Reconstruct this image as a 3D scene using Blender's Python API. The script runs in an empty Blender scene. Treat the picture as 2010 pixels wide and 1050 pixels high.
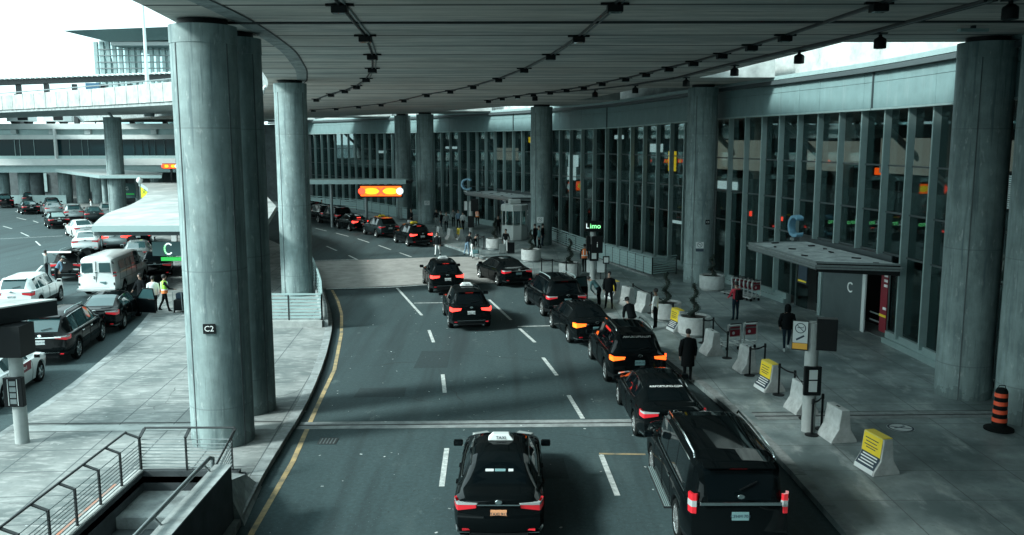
import bpy, bmesh, math, random
from mathutils import Vector, Matrix
from mathutils.geometry import tessellate_polygon
random.seed(7)
R = math.radians
S = bpy.context.scene
COL = S.collection
# ---------------- camera ----------------
CF, CP, CR, CH = 1719.0, 0.144661, -0.001748, 8.0
cam_d = bpy.data.cameras.new('camera'); cam = bpy.data.objects.new('camera', cam_d); COL.objects.link(cam)
cam_d.sensor_width = 36.0; cam_d.lens = 36.0*CF/2010.0; cam_d.clip_end = 3000; cam_d.clip_start = 0.1
fw = Vector((0, math.cos(CP), -math.sin(CP))); rt0 = Vector((1,0,0)); up0 = rt0.cross(fw)
rt = rt0*math.cos(CR)+up0*math.sin(CR); up = -rt0*math.sin(CR)+up0*math.cos(CR)
m3 = Matrix((rt, up, -fw)).transposed()
cam.matrix_world = Matrix.Translation((0,0,CH)) @ m3.to_4x4()
S.camera = cam
# ---------------- light ----------------
SUN_EL, SUN_AZ = 33.0, 246.0      # degrees; azimuth clockwise from +Y
w = bpy.data.worlds.new('World'); S.world = w; w.use_nodes = True
nt = w.node_tree; nt.nodes.clear()
sky = nt.nodes.new('ShaderNodeTexSky'); sky.sky_type = 'NISHITA'; sky.sun_disc = False
sky.sun_elevation = R(SUN_EL); sky.sun_rotation = R(SUN_AZ); sky.air_density = 1.0; sky.dust_density = 4.0; sky.ozone_density = 1.0
hs = nt.nodes.new('ShaderNodeHueSaturation'); hs.inputs['Saturation'].default_value = 0.25
tint = nt.nodes.new('ShaderNodeMix'); tint.data_type = 'RGBA'; tint.blend_type = 'MULTIPLY'; tint.inputs[0].default_value = 1.0
tint.inputs[7].default_value = (0.76, 0.98, 1.0, 1)
mxs = nt.nodes.new('ShaderNodeMix'); mxs.data_type = 'RGBA'; mxs.inputs[0].default_value = .65; mxs.inputs[7].default_value = (9, 9.5, 9.5, 1)
bg = nt.nodes.new('ShaderNodeBackground'); bg.inputs[1].default_value = 0.11
wo = nt.nodes.new('ShaderNodeOutputWorld')
nt.links.new(sky.outputs[0], hs.inputs['Color']); nt.links.new(hs.outputs[0], mxs.inputs[6]); nt.links.new(mxs.outputs[2], tint.inputs[6])
nt.links.new(tint.outputs[2], bg.inputs[0]); nt.links.new(bg.outputs[0], wo.inputs[0])
sl = bpy.data.lights.new('sun', 'SUN'); sl.energy = 2.3; sl.angle = R(10); sl.color = (0.90, 1.0, 0.96)
so = bpy.data.objects.new('sun', sl); COL.objects.link(so)
sd = Vector((math.sin(R(SUN_AZ))*math.cos(R(SUN_EL)), math.cos(R(SUN_AZ))*math.cos(R(SUN_EL)), math.sin(R(SUN_EL))))
so.rotation_euler = (-sd).to_track_quat('-Z', 'Y').to_euler()
S.view_settings.view_transform = 'Standard'; S.view_settings.look = 'None'
S.view_settings.exposure = 1.42; S.view_settings.gamma = 1.0
S.cycles.max_bounces = 8; S.cycles.diffuse_bounces = 5; S.cycles.glossy_bounces = 4; S.cycles.transmission_bounces = 4
S.cycles.transparent_max_bounces = 8; S.cycles.caustics_reflective = False; S.cycles.caustics_refractive = False
try: S.cycles.use_denoising = True
except Exception: pass
# ---------------- survey helpers: a pixel of the photograph read as a place on a level or at a distance ----------------
def ray(px, py): return fw*CF + rt*(px-1005) - up*(py-525)
def G(px, py, z=0.0):
    v = ray(px, py); return v*((z-CH)/v.z) + Vector((0,0,CH))
def AT(px, py, Y):
    v = ray(px, py); return v*(Y/v.y) + Vector((0,0,CH))
def interp(tab, y):
    if y <= tab[0][0]: a, b = tab[0], tab[1]
    elif y >= tab[-1][0]: a, b = tab[-2], tab[-1]
    else:
        for a, b in zip(tab, tab[1:]):
            if a[0] <= y <= b[0]: break
    return a[1]+(b[1]-a[1])*(y-a[0])/(b[0]-a[0])
def smoothtab(tab, y, r=3.0): return sum(interp(tab, y+r*k/3.0) for k in range(-3, 4))/7.0
T_K = [(-45,6.8),(-20,6.8),(18.5,6.72),(22.6,6.62),(24.5,6.5),(27.8,6.05),(31.1,5.55),(37,4.75),(42.5,3.64),(48.5,1.57),(53.9,-.16),(58.2,-1.7),(68,-5.8),(76,-10.2),(86,-16.5),(100,-26.5),(130,-52)]
T_I = [(-20,-5.3),(16.6,-5.56),(19.9,-5.98),(25.1,-6.13),(31.3,-6.82),(37.7,-7.83),(44.1,-9.5),(56.3,-13),(66,-17.5),(78,-24),(95,-36),(130,-66)]
T_W = [(-20,-13),(16,-13.6),(23.1,-13.9),(25.7,-14.13),(29.8,-14.63),(36.7,-15.93),(41,-17.05),(55.3,-21.6),(66,-26.5),(78,-33),(95,-45),(130,-78)]
T_L = [(-45,-7),(-20,-7.5),(18.9,-7.9),(22,-8.4),(36.4,-10.24),(46.5,-12.6),(60,-17),(75,-24),(90,-33.5),(110,-50),(130,-68)]
T_S = [(-45,9.8),(-20,9.8),(27.4,10.2),(42.2,9.15),(50,7.6),(60.8,4.3),(69.5,-.8),(81,-6.5),(88,-11.7),(97,-18.9),(110,-30),(130,-48)]
T_F = [(-45,15.3),(-20,15.3),(28,15.0),(35,14.7),(42.4,13.3),(46.7,12.4),(50,11.5),(53.8,10.4),(61.5,7.6),(67.5,4.7),(76,1.0),(84,-3.5),(92,-8.8),(100,-14.8),(110,-22.5),(130,-40)]
def K(y): return smoothtab(T_K, y)
def I(y): return smoothtab(T_I, y, 2)
def W(y): return smoothtab(T_W, y)
def L(y): return smoothtab(T_L, y)
def SE(y): return smoothtab(T_S, y, 1.5)
def F(y): return smoothtab(T_F, y)
def drop(y): t = min(max((y-45)/22.0, 0), 1); return 0.38*t*t*(3-2*t)
# ---------------- material helpers ----------------
MATS = {}
def mat(name, color, rough=0.7, metal=0.0, coat=0.0, emit=None, estr=0.0, noise=0.0, nscale=4.0, bump=0.0, spec=0.5, dark=None, stretch=None, build=None):
    if name in MATS: return MATS[name]
    m = bpy.data.materials.new(name); m.use_nodes = True; n = m.node_tree.nodes; l = m.node_tree.links
    b = n['Principled BSDF']; c4 = (*color, 1)
    b.inputs['Base Color'].default_value = c4; b.inputs['Roughness'].default_value = rough; b.inputs['Metallic'].default_value = metal
    b.inputs['Specular IOR Level'].default_value = spec; b.inputs['Coat Weight'].default_value = coat; b.inputs['Coat Roughness'].default_value = 0.03; b.inputs['Coat IOR'].default_value = 1.36
    if emit: b.inputs['Emission Color'].default_value = (*emit, 1); b.inputs['Emission Strength'].default_value = estr
    if noise or bump:
        tc = n.new('ShaderNodeTexCoord'); mp = n.new('ShaderNodeMapping'); l.new(tc.outputs['Object'], mp.inputs[0])
        if stretch: mp.inputs['Scale'].default_value = stretch
        nz = n.new('ShaderNodeTexNoise'); nz.inputs['Scale'].default_value = nscale; nz.inputs['Detail'].default_value = 8; nz.inputs['Roughness'].default_value = 0.65
        l.new(mp.outputs[0], nz.inputs['Vector'])
        rp = n.new('ShaderNodeMapRange'); rp.inputs['From Min'].default_value = 0.3; rp.inputs['From Max'].default_value = 0.7
        l.new(nz.outputs[0], rp.inputs[0])
        mx = n.new('ShaderNodeMix'); mx.data_type = 'RGBA'
        lo = dark or tuple(c*(1-noise) for c in color); hi = tuple(min(1, c*(1+noise*0.6)) for c in color)
        mx.inputs[6].default_value = (*lo, 1); mx.inputs[7].default_value = (*hi, 1)
        l.new(rp.outputs[0], mx.inputs[0]); l.new(mx.outputs[2], b.inputs['Base Color'])
        m['mix'] = mx.name
        if bump:
            bp = n.new('ShaderNodeBump'); bp.inputs['Strength'].default_value = bump; bp.inputs['Distance'].default_value = 0.02
            l.new(nz.outputs[0], bp.inputs['Height']); l.new(bp.outputs[0], b.inputs['Normal'])
    if build: build(m, n, l, b)
    MATS[name] = m; return m
def nmath(n, l, op, a, b=None, c=None):
    x = n.new('ShaderNodeMath'); x.operation = op
    for i, v in enumerate((a, b, c)):
        if v is None: continue
        if isinstance(v, (int, float)): x.inputs[i].default_value = v
        else: l.new(v, x.inputs[i])
    return x.outputs[0]
def overlay(n, l, b, fac, color):                     # mixes a colour over the base colour by fac
    src = b.inputs['Base Color'].links[0].from_socket if b.inputs['Base Color'].links else None
    mx = n.new('ShaderNodeMix'); mx.data_type = 'RGBA'
    if src: l.new(src, mx.inputs[6])
    else: mx.inputs[6].default_value = b.inputs['Base Color'].default_value
    mx.inputs[7].default_value = (*color, 1); l.new(fac, mx.inputs[0]); l.new(mx.outputs[2], b.inputs['Base Color'])
def axis(n, l, i, ob='Object'):
    tc = n.new('ShaderNodeTexCoord'); sp = n.new('ShaderNodeSeparateXYZ'); l.new(tc.outputs[ob], sp.inputs[0]); return sp.outputs[i]
def noise_at(n, l, scale, lo, hi, stretch=(1,1,1), detail=6, rough=.6):
    tc = n.new('ShaderNodeTexCoord'); mp = n.new('ShaderNodeMapping'); mp.inputs['Scale'].default_value = stretch; l.new(tc.outputs['Object'], mp.inputs[0])
    nz = n.new('ShaderNodeTexNoise'); nz.inputs['Scale'].default_value = scale; nz.inputs['Detail'].default_value = detail; nz.inputs['Roughness'].default_value = rough
    l.new(mp.outputs[0], nz.inputs['Vector'])
    rp = n.new('ShaderNodeMapRange'); rp.inputs['From Min'].default_value = lo; rp.inputs['From Max'].default_value = hi; l.new(nz.outputs[0], rp.inputs[0]); return rp.outputs[0]
def grid_lines(n, l, coord, period, offset, width):
    x = nmath(n, l, 'ADD', coord, -offset); x = nmath(n, l, 'DIVIDE', x, period); x = nmath(n, l, 'FRACT', x)
    x = nmath(n, l, 'SUBTRACT', x, 0.5); x = nmath(n, l, 'ABSOLUTE', x); return nmath(n, l, 'GREATER_THAN', x, 0.5-width/period/2)
def crack(n, l, b, scale, wid, col):
    tc = n.new('ShaderNodeTexCoord'); nz = n.new('ShaderNodeTexNoise'); nz.inputs['Scale'].default_value = 1.3; nz.inputs['Detail'].default_value = 6
    l.new(tc.outputs['Object'], nz.inputs['Vector']); ad = n.new('ShaderNodeMix'); ad.data_type = 'VECTOR'; ad.inputs[0].default_value = .22
    l.new(tc.outputs['Object'], ad.inputs[4]); l.new(nz.outputs['Color'], ad.inputs[5])
    v = n.new('ShaderNodeTexVoronoi'); v.feature = 'DISTANCE_TO_EDGE'; v.inputs['Scale'].default_value = scale; l.new(ad.outputs[1], v.inputs['Vector'])
    f = nmath(n, l, 'LESS_THAN', v.outputs['Distance'], wid*scale); g = noise_at(n, l, .5, .48, .6)
    overlay(n, l, b, nmath(n, l, 'MULTIPLY', f, nmath(n, l, 'MULTIPLY', g, .8)), col)
def b_kerb(m, n, l, b):
    y = axis(n, l, 1); overlay(n, l, b, nmath(n, l, 'MULTIPLY', grid_lines(n, l, y, 1.8, 0, .03), .8), (.04,.05,.05)); overlay(n, l, b, nmath(n, l, 'MULTIPLY', noise_at(n, l, 1.6, .5, .7), .6), (.10,.12,.12))
def b_canopy(m, n, l, b):
    overlay(n, l, b, nmath(n, l, 'MULTIPLY', noise_at(n, l, .7, .42, .62, (1,.4,1)), .6), (.22,.25,.25)); overlay(n, l, b, nmath(n, l, 'MULTIPLY', grid_lines(n, l, axis(n, l, 1), 2.4, 0, .08), .5), (.10,.12,.12))
def b_asphalt(m, n, l, b):
    overlay(n, l, b, nmath(n, l, 'MULTIPLY', noise_at(n, l, 0.22, .42, .7, (1, .35, 1)), .55), (.010,.024,.027))
    overlay(n, l, b, nmath(n, l, 'MULTIPLY', noise_at(n, l, 0.6, .55, .75, (1, .25, 1)), .35), (.085,.125,.125))
    overlay(n, l, b, nmath(n, l, 'MULTIPLY', noise_at(n, l, 1.0, .5, .68, (1.1, .05, 1), 3), .7), (.010,.022,.025))
    overlay(n, l, b, nmath(n, l, 'MULTIPLY', noise_at(n, l, 0.9, .62, .70, (1, .6, 1), 8, .7), .65), (.11,.15,.15))
    overlay(n, l, b, nmath(n, l, 'MULTIPLY', noise_at(n, l, 5, .68, .74, (1,.7,1), 3), .5), (.010,.02,.022))
    crack(n, l, b, 0.16, .012, (.012,.02,.022))
    overlay(n, l, b, nmath(n, l, 'MULTIPLY', noise_at(n, l, 28, .66, .72, detail=2), .5), (.22,.27,.27))
def b_walk(m, n, l, b):
    x = axis(n, l, 0); y = axis(n, l, 1)
    cx = n.new('ShaderNodeTexCoord'); br = n.new('ShaderNodeTexBrick')
    overlay(n, l, b, nmath(n, l, 'MULTIPLY', noise_at(n, l, 0.35, .42, .60), .85), (.065,.10,.105))
    overlay(n, l, b, nmath(n, l, 'MULTIPLY', noise_at(n, l, 1.1, .55, .75, (1.6,.6,1)), .75), (.46,.50,.49))
    overlay(n, l, b, nmath(n, l, 'MULTIPLY', noise_at(n, l, 7, .62, .7, detail=4), .5), (.09,.12,.12))
    overlay(n, l, b, nmath(n, l, 'MULTIPLY', noise_at(n, l, 3, .55, .75, (1,.4,1)), .35), (.10,.12,.125))
    mp = n.new('ShaderNodeMapping'); l.new(cx.outputs['Object'], mp.inputs[0]); mp.inputs['Location'].default_value = (.4, -.8, 0)
    l.new(mp.outputs[0], br.inputs['Vector']); br.offset = 0.0; br.inputs['Scale'].default_value = 1.0
    br.inputs['Brick Width'].default_value = 1.75; br.inputs['Row Height'].default_value = 1.75; br.inputs['Mortar Size'].default_value = .014; br.inputs['Mortar Smooth'].default_value = 0.1
    overlay(n, l, b, nmath(n, l, 'MULTIPLY', br.outputs['Fac'], .75), (.045,.055,.06))
def b_island(m, n, l, b):
    cx = n.new('ShaderNodeTexCoord'); br = n.new('ShaderNodeTexBrick')
    overlay(n, l, b, nmath(n, l, 'MULTIPLY', noise_at(n, l, 0.45, .42, .6, (1,1,1)), .8), (.095,.12,.12))
    overlay(n, l, b, nmath(n, l, 'MULTIPLY', noise_at(n, l, 2.2, .5, .72, (1,3,1)), .7), (.42,.43,.42))
    overlay(n, l, b, nmath(n, l, 'MULTIPLY', noise_at(n, l, 6, .6, .7, detail=4), .4), (.10,.12,.12))
    crack(n, l, b, 0.3, .012, (.07,.08,.08))
    mp = n.new('ShaderNodeMapping'); l.new(cx.outputs['Object'], mp.inputs[0]); mp.inputs['Location'].default_value = (.3, .2, 0); mp.inputs['Rotation'].default_value = (0,0,R(-4))
    l.new(mp.outputs[0], br.inputs['Vector']); br.offset = 0.0; br.inputs['Scale'].default_value = 1.0
    br.inputs['Brick Width'].default_value = 1.5; br.inputs['Row Height'].default_value = 1.5; br.inputs['Mortar Size'].default_value = .022; br.inputs['Mortar Smooth'].default_value = 0.3
    overlay(n, l, b, nmath(n, l, 'MULTIPLY', br.outputs['Fac'], .9), (.06,.075,.08))
def b_ceiling(m, n, l, b):
    y = axis(n, l, 1)
    overlay(n, l, b, nmath(n, l, 'MULTIPLY', noise_at(n, l, 0.5, .42, .6, (.3, 1.7, 1), 10, .75), .85), (.33,.36,.36))
    overlay(n, l, b, nmath(n, l, 'MULTIPLY', noise_at(n, l, 0.8, .5, .62, (.22, 2.4, 1), 10, .8), .6), (.90,.85,.80))
    overlay(n, l, b, nmath(n, l, 'MULTIPLY', noise_at(n, l, 1.6, .55, .66, (.16, 3.2, 1), 8, .75), .55), (.09,.11,.11))
    overlay(n, l, b, nmath(n, l, 'MULTIPLY', noise_at(n, l, 0.12, .45, .65, (1, 1.5, 1), 3, .5), .35), (.52,.42,.35))
    overlay(n, l, b, nmath(n, l, 'MULTIPLY', grid_lines(n, l, y, 2.85, 19.95, .20), .85), (.02,.025,.025))
def b_column(m, n, l, b):
    z = axis(n, l, 2)
    overlay(n, l, b, nmath(n, l, 'MULTIPLY', noise_at(n, l, 1.1, .45, .72, (2, 2, .3), 8, .65), .9), (.055,.09,.097))
    overlay(n, l, b, nmath(n, l, 'MULTIPLY', noise_at(n, l, 5, .6, .75, (1.5, 1.5, .5)), .65), (.50,.55,.54))
    overlay(n, l, b, nmath(n, l, 'MULTIPLY', noise_at(n, l, 3.2, .56, .66, (2.5, 2.5, .12), 5), .6), (.07,.11,.12))
    low = nmath(n, l, 'LESS_THAN', z, nmath(n, l, 'MULTIPLY_ADD', noise_at(n, l, 2.5, .2, .8), .9, -.1)); overlay(n, l, b, nmath(n, l, 'MULTIPLY', low, .45), (.07,.10,.10))
    overlay(n, l, b, nmath(n, l, 'MULTIPLY', grid_lines(n, l, z, 3.55, 1.2, .035), .45), (.09,.12,.13))
def b_panel(m, n, l, b):
    overlay(n, l, b, nmath(n, l, 'MULTIPLY', noise_at(n, l, 1.5, .55, .8, (3, 3, .3)), .3), (.32,.38,.38))
asphalt = mat('asphalt', (.032,.062,.067), .85, noise=.35, nscale=9, bump=.25, build=b_asphalt)
walkc = mat('walk_concrete', (.25,.305,.305), .5, noise=.35, nscale=1.5, bump=.08, build=b_walk)
islandc = mat('island_concrete', (.24,.26,.255), .8, noise=.25, nscale=1.2, bump=.08, build=b_island)
kerbc = mat('kerb_concrete', (.27,.30,.30), .8, noise=.4, nscale=3, build=b_kerb)
pavers = mat('raised_pavers', (.30,.30,.285), .8, noise=.3, nscale=1.3, bump=.1)
paint_w = mat('road_paint_white', (.66,.69,.67), .7, noise=.1, nscale=6, dark=(.20,.25,.25))
paint_y = mat('road_paint_yellow', (.46,.33,.15), .8, noise=.3, nscale=2.2, dark=(.07,.09,.085))
ceilc = mat('deck_concrete', (.74,.71,.67), .85, noise=.3, nscale=1.0, stretch=(.4,4,1), build=b_ceiling)
colc = mat('column_concrete', (.22,.29,.29), .75, noise=.25, nscale=2, bump=.1, build=b_column)
conc = mat('concrete', (.30,.34,.34), .8, noise=.5, nscale=2.5, bump=.1)
conc_l = mat('pale_concrete', (.40,.43,.42), .8, noise=.45, nscale=1.0, bump=.05)
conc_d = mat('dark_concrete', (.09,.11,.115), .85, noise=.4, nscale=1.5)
panelm = mat('spandrel_panel', (.14,.22,.225), .55, noise=.12, nscale=2, build=b_panel)
alum = mat('aluminium', (.32,.43,.43), .4, .35, noise=.1, nscale=3)
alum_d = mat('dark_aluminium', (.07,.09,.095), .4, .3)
steel = mat('galvanised_steel', (.22,.26,.265), .45, .5, noise=.2, nscale=8)
steel_d = mat('dark_steel', (.025,.03,.032), .45, .3)
black = mat('black_plastic', (.006,.008,.009), .5, spec=.2)
rubber = mat('tyre_rubber', (.007,.009,.009), .85, spec=.1)
rimm = mat('alloy_rim', (.55,.58,.58), .25, .8)
chrome = mat('chrome', (.8,.84,.84), .12, 1.0)
carpaint_k = mat('black_car_paint', (.0025,.004,.0045), .5, 0, .55, spec=.0)
carpaint_n = mat('dark_green_grey_car_paint', (.008,.018,.020), .5, 0, .65, spec=.2)
carpaint_w = mat('white_car_paint', (.74,.78,.77), .3, 0, .8)
carpaint_s = mat('silver_car_paint', (.33,.38,.38), .28, .5, .8)
carglass = mat('car_glass', (.002,.004,.005), .03, spec=.45)
carglass_t = mat('teal_car_glass', (.03,.07,.075), .04, spec=1.0)
red_off = mat('tail_red', (.55,.02,.03), .2, coat=1, emit=(1,.03,.04), estr=.05)
red_on = mat('tail_red_lit', (.8,.02,.02), .3, emit=(1,.05,.035), estr=1.3)
amber_on = mat('tail_amber_lit', (.9,.3,.02), .3, emit=(1,.09,.012), estr=.9)
lens_w = mat('clear_lens', (.34,.38,.38), .1, coat=1)
plate_w = mat('plate_white', (.55,.6,.6), .5)
plate_t = mat('plate_teal', (.14,.26,.27), .5)
ink = mat('dark_ink', (.02,.04,.06), .6)
white = mat('white_lettering', (.8,.84,.83), .5)
yellow = mat('safety_yellow', (.80,.60,.03), .55, noise=.08, nscale=3)
navy = mat('navy_panel', (.015,.035,.055), .55)
hiviz = mat('hi_viz_orange', (.85,.22,.06), .7)
hivizg = mat('hi_viz_green', (.35,.75,.08), .7)
skin = mat('skin', (.34,.22,.17), .6)
skin_d = mat('brown_skin', (.13,.075,.05), .6)
cloth_k = mat('black_cloth', (.005,.007,.008), .9, spec=.08)
cloth_n = mat('navy_cloth', (.012,.022,.034), .9, spec=.1)
cloth_w = mat('white_cloth', (.62,.66,.66), .85)
cloth_g = mat('grey_cloth', (.14,.17,.17), .85)
cloth_t = mat('teal_cloth', (.05,.13,.14), .85)
cloth_b = mat('blue_cloth', (.09,.16,.22), .85)
cloth_r = mat('red_cloth', (.42,.03,.05), .85)
hairm = mat('dark_hair', (.006,.006,.006), .7)
soil = mat('soil', (.025,.024,.02), .95, noise=.5, nscale=20)
leafm = mat('topiary_leaf', (.016,.03,.023), .85, noise=.4, nscale=9)
green_lit = mat('green_strip_lit', (.05,.5,.1), .4, emit=(.02,.6,.08), estr=.2)
green_let = mat('green_letters_lit', (.2,.8,.3), .4, emit=(.25,1,.35), estr=.8)
amber_let = mat('orange_led_lit', (.8,.25,.02), .4, emit=(1,.09,.005), estr=.9)
yell_let = mat('yellow_led_lit', (.9,.8,.05), .4, emit=(.95,.60,.02), estr=.5)
white_let = mat('white_panel_lit', (.8,.8,.8), .4, emit=(.8,1,1), estr=.4)
red_lamp = mat('red_lamp_lit', (.8,.05,.03), .4, emit=(1,.05,.02), estr=1.2)
cartred = mat('cart_red_panel', (.20,.012,.025), .5)
orange = mat('delineator_orange', (.80,.09,.03), .55)
def m_glass(name, tr, alpha):
    m = bpy.data.materials.new(name); m.use_nodes = True; n = m.node_tree.nodes; l = m.node_tree.links; n.clear()
    o = n.new('ShaderNodeOutputMaterial'); t = n.new('ShaderNodeBsdfTransparent'); t.inputs[0].default_value = (*tr, 1)
    g = n.new('ShaderNodeBsdfGlossy'); g.inputs[0].default_value = (.8,.95,.95,1); g.inputs['Roughness'].default_value = .02
    fr = n.new('ShaderNodeFresnel'); fr.inputs[0].default_value = 1.6; mx = n.new('ShaderNodeMixShader')
    sc = nmath(n, l, 'MULTIPLY', fr.outputs[0], alpha); l.new(sc, mx.inputs[0]); l.new(t.outputs[0], mx.inputs[1]); l.new(g.outputs[0], mx.inputs[2]); l.new(mx.outputs[0], o.inputs[0])
    MATS[name] = m; return m
glass = m_glass('tinted_facade_glass', (.58,.64,.64), .34)
glass_c = m_glass('clear_glass', (.75,.85,.85), 1.0)
# ---------------- mesh helper ----------------
class MB:
    def __init__(s): s.v = []; s.f = []; s.m = []; s.mats = []
    def mi(s, m):
        if m not in s.mats: s.mats.append(m)
        return s.mats.index(m)
    def add(s, vs, fs, m):
        o = len(s.v); k = s.mi(m); s.v += [tuple(v) for v in vs]
        for f in fs: s.f.append(tuple(i+o for i in f)); s.m.append(k)
        return s
    def box(s, c, d, m, rot=None, taper=1.0):
        x, y, z = d[0]/2, d[1]/2, d[2]/2; vs = []
        for sz in (-1, 1):
            t = taper if sz > 0 else 1
            for sx, sy in ((-1,-1),(1,-1),(1,1),(-1,1)): vs.append(Vector((sx*x*t, sy*y*t, sz*z)))
        if rot is not None: vs = [rot @ v for v in vs]
        c = Vector(c); vs = [v+c for v in vs]
        return s.add(vs, [(3,2,1,0),(4,5,6,7),(0,1,5,4),(1,2,6,5),(2,3,7,6),(3,0,4,7)], m)
    def bar(s, a, b, w, h, m):                        # box between two points
        a, b = Vector(a), Vector(b); d = b-a; q = d.to_track_quat('Y', 'Z').to_matrix()
        return s.box((a+b)/2, (w, d.length, h), m, q)
    def tube(s, pts, r, m, n=8, caps=True):
        pts = [Vector(p) for p in pts]; rs = r if isinstance(r, (list, tuple)) else [r]*len(pts); vs = []; fs = []
        for i, p in enumerate(pts):
            d = (pts[min(i+1, len(pts)-1)]-pts[max(i-1, 0)]).normalized()
            u = d.orthogonal().normalized() if i == 0 else (u - d*u.dot(d)).normalized()
            v = d.cross(u)
            for k in range(n): a = 2*math.pi*k/n; vs.append(p+(u*math.cos(a)+v*math.sin(a))*rs[i])
        for i in range(len(pts)-1):
            for k in range(n): fs.append((i*n+k, i*n+(k+1)%n, (i+1)*n+(k+1)%n, (i+1)*n+k))
        if caps: fs.append(tuple(range(n-1, -1, -1))); fs.append(tuple((len(pts)-1)*n+k for k in range(n)))
        return s.add(vs, fs, m)
    def lathe(s, prof, m, n=24, c=(0,0,0), sx=1, sy=1, caps=True):
        vs = []; fs = []
        for r, z in prof:
            for k in range(n): a = 2*math.pi*k/n; vs.append((c[0]+r*math.cos(a)*sx, c[1]+r*math.sin(a)*sy, c[2]+z))
        for i in range(len(prof)-1):
            for k in range(n): fs.append((i*n+k, i*n+(k+1)%n, (i+1)*n+(k+1)%n, (i+1)*n+k))
        if caps: fs.append(tuple(range(n-1, -1, -1))); fs.append(tuple((len(prof)-1)*n+k for k in range(n)))
        return s.add(vs, fs, m)
    def prism(s, poly, z0, z1, m, mtop=None):         # horizontal polygon extruded upwards
        n = len(poly); a = sum(poly[i][0]*poly[(i+1)%n][1]-poly[(i+1)%n][0]*poly[i][1] for i in range(n))
        if a < 0: poly = poly[::-1]
        vs = [(p[0], p[1], z0) for p in poly]+[(p[0], p[1], z1) for p in poly]
        s.add(vs, [tuple(range(n-1, -1, -1))]+[(i, (i+1)%n, n+(i+1)%n, n+i) for i in range(n)], m)
        tri = tessellate_polygon([[Vector((p[0], p[1], 0)) for p in poly]])
        return s.add([(p[0], p[1], z1) for p in poly], [fix(poly, t) for t in tri], mtop or m)
    def extrude(s, prof, a, b, m):                    # vertical profile [(u,z)] swept from a to b; u is to the right of a->b
        a, b = Vector(a), Vector(b); d = (b-a).normalized(); r = Vector((d.y, -d.x, 0)); n = len(prof)
        vs = [a+r*u+Vector((0,0,z)) for u, z in prof]+[b+r*u+Vector((0,0,z)) for u, z in prof]
        return s.add(vs, [tuple(range(n)), tuple(range(2*n-1, n-1, -1))]+[(i, n+i, n+(i+1)%n, (i+1)%n) for i in range(n)], m)
    def build(s, name, parent=None, smooth=None, bevel=0, loc=None, rz=None):
        me = bpy.data.meshes.new(name); me.from_pydata(s.v, [], s.f)
        for m in s.mats: me.materials.append(m)
        me.polygons.foreach_set('material_index', s.m)
        if smooth:
            me.polygons.foreach_set('use_smooth', [True]*len(me.polygons)); me.set_sharp_from_angle(angle=R(smooth))
        me.validate(); me.update()
        o = bpy.data.objects.new(name, me); COL.objects.link(o)
        if parent: o.parent = parent
        if bevel:
            md = o.modifiers.new('bevel', 'BEVEL'); md.width = bevel; md.segments = 2; md.limit_method = 'ANGLE'; md.angle_limit = R(40)
        if loc is not None: o.location = loc
        if rz is not None: o.rotation_euler = (0, 0, rz)
        return o
def fix(poly, t):
    a, b, c = (poly[i] for i in t)
    return t if (b[0]-a[0])*(c[1]-a[1])-(b[1]-a[1])*(c[0]-a[0]) > 0 else t[::-1]
def tag(o, label=None, cat=None, group=None, kind=None):
    if label: o['label'] = label
    if cat: o['category'] = cat
    if group: o['group'] = group
    if kind: o['kind'] = kind
    return o
def thing(name, label, cat, loc=(0,0,0), rz=0, group=None):
    o = bpy.data.objects.new(name, None); COL.objects.link(o); o.location = loc; o.rotation_euler = (0,0,rz); o.empty_display_size = .2
    return tag(o, label, cat, group)
KIDS = {}
def copy_tree(o, parent=None):
    c = o.copy(); COL.objects.link(c)
    if parent is not None: c.parent = parent; c.matrix_parent_inverse = o.matrix_parent_inverse
    for ch in [x for x in o.children]: copy_tree(ch, c)
    return c
def dup(o, loc, rz, label, group=None):
    c = copy_tree(o); c.location = loc; c.rotation_euler = (0,0,rz); c['label'] = label
    if group: c['group'] = group
    return c
def text(s, size, m, parent, name='lettering', loc=(0,0,0), rot=(0,0,0), ext=.004, sx=1.0, align='CENTER'):
    cu = bpy.data.curves.new(name, 'FONT'); cu.body = s; cu.size = size; cu.extrude = ext; cu.align_x = align; cu.align_y = 'CENTER'; cu.resolution_u = 3
    t = bpy.data.objects.new(name, cu); COL.objects.link(t); bpy.context.view_layer.update()
    me = bpy.data.meshes.new_from_object(t.evaluated_get(bpy.context.evaluated_depsgraph_get()))
    bpy.data.objects.remove(t); me.materials.clear(); me.materials.append(m)
    o = bpy.data.objects.new(name, me); COL.objects.link(o); o.parent = parent; o.location = loc; o.rotation_euler = rot; o.scale = (sx, 1, 1)
    return o
def sheet(name, poly, z, m, holes=(), kind='structure', skirt=0):
    mb = MB(); loops = [poly]+list(holes); allp = [p for lp in loops for p in lp]
    tri = tessellate_polygon([[Vector((p[0], p[1], 0)) for p in lp] for lp in loops])
    mb.add([(p[0], p[1], z) for p in allp], [fix(allp, t) for t in tri], m)
    if skirt:
        for lp in loops:
            n = len(lp); mb.add([(p[0], p[1], z) for p in lp]+[(p[0], p[1], z-skirt) for p in lp], [(i, (i+1)%n, n+(i+1)%n, n+i) for i in range(n)], m)
    o = mb.build(name); o['kind'] = kind; return o
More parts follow.
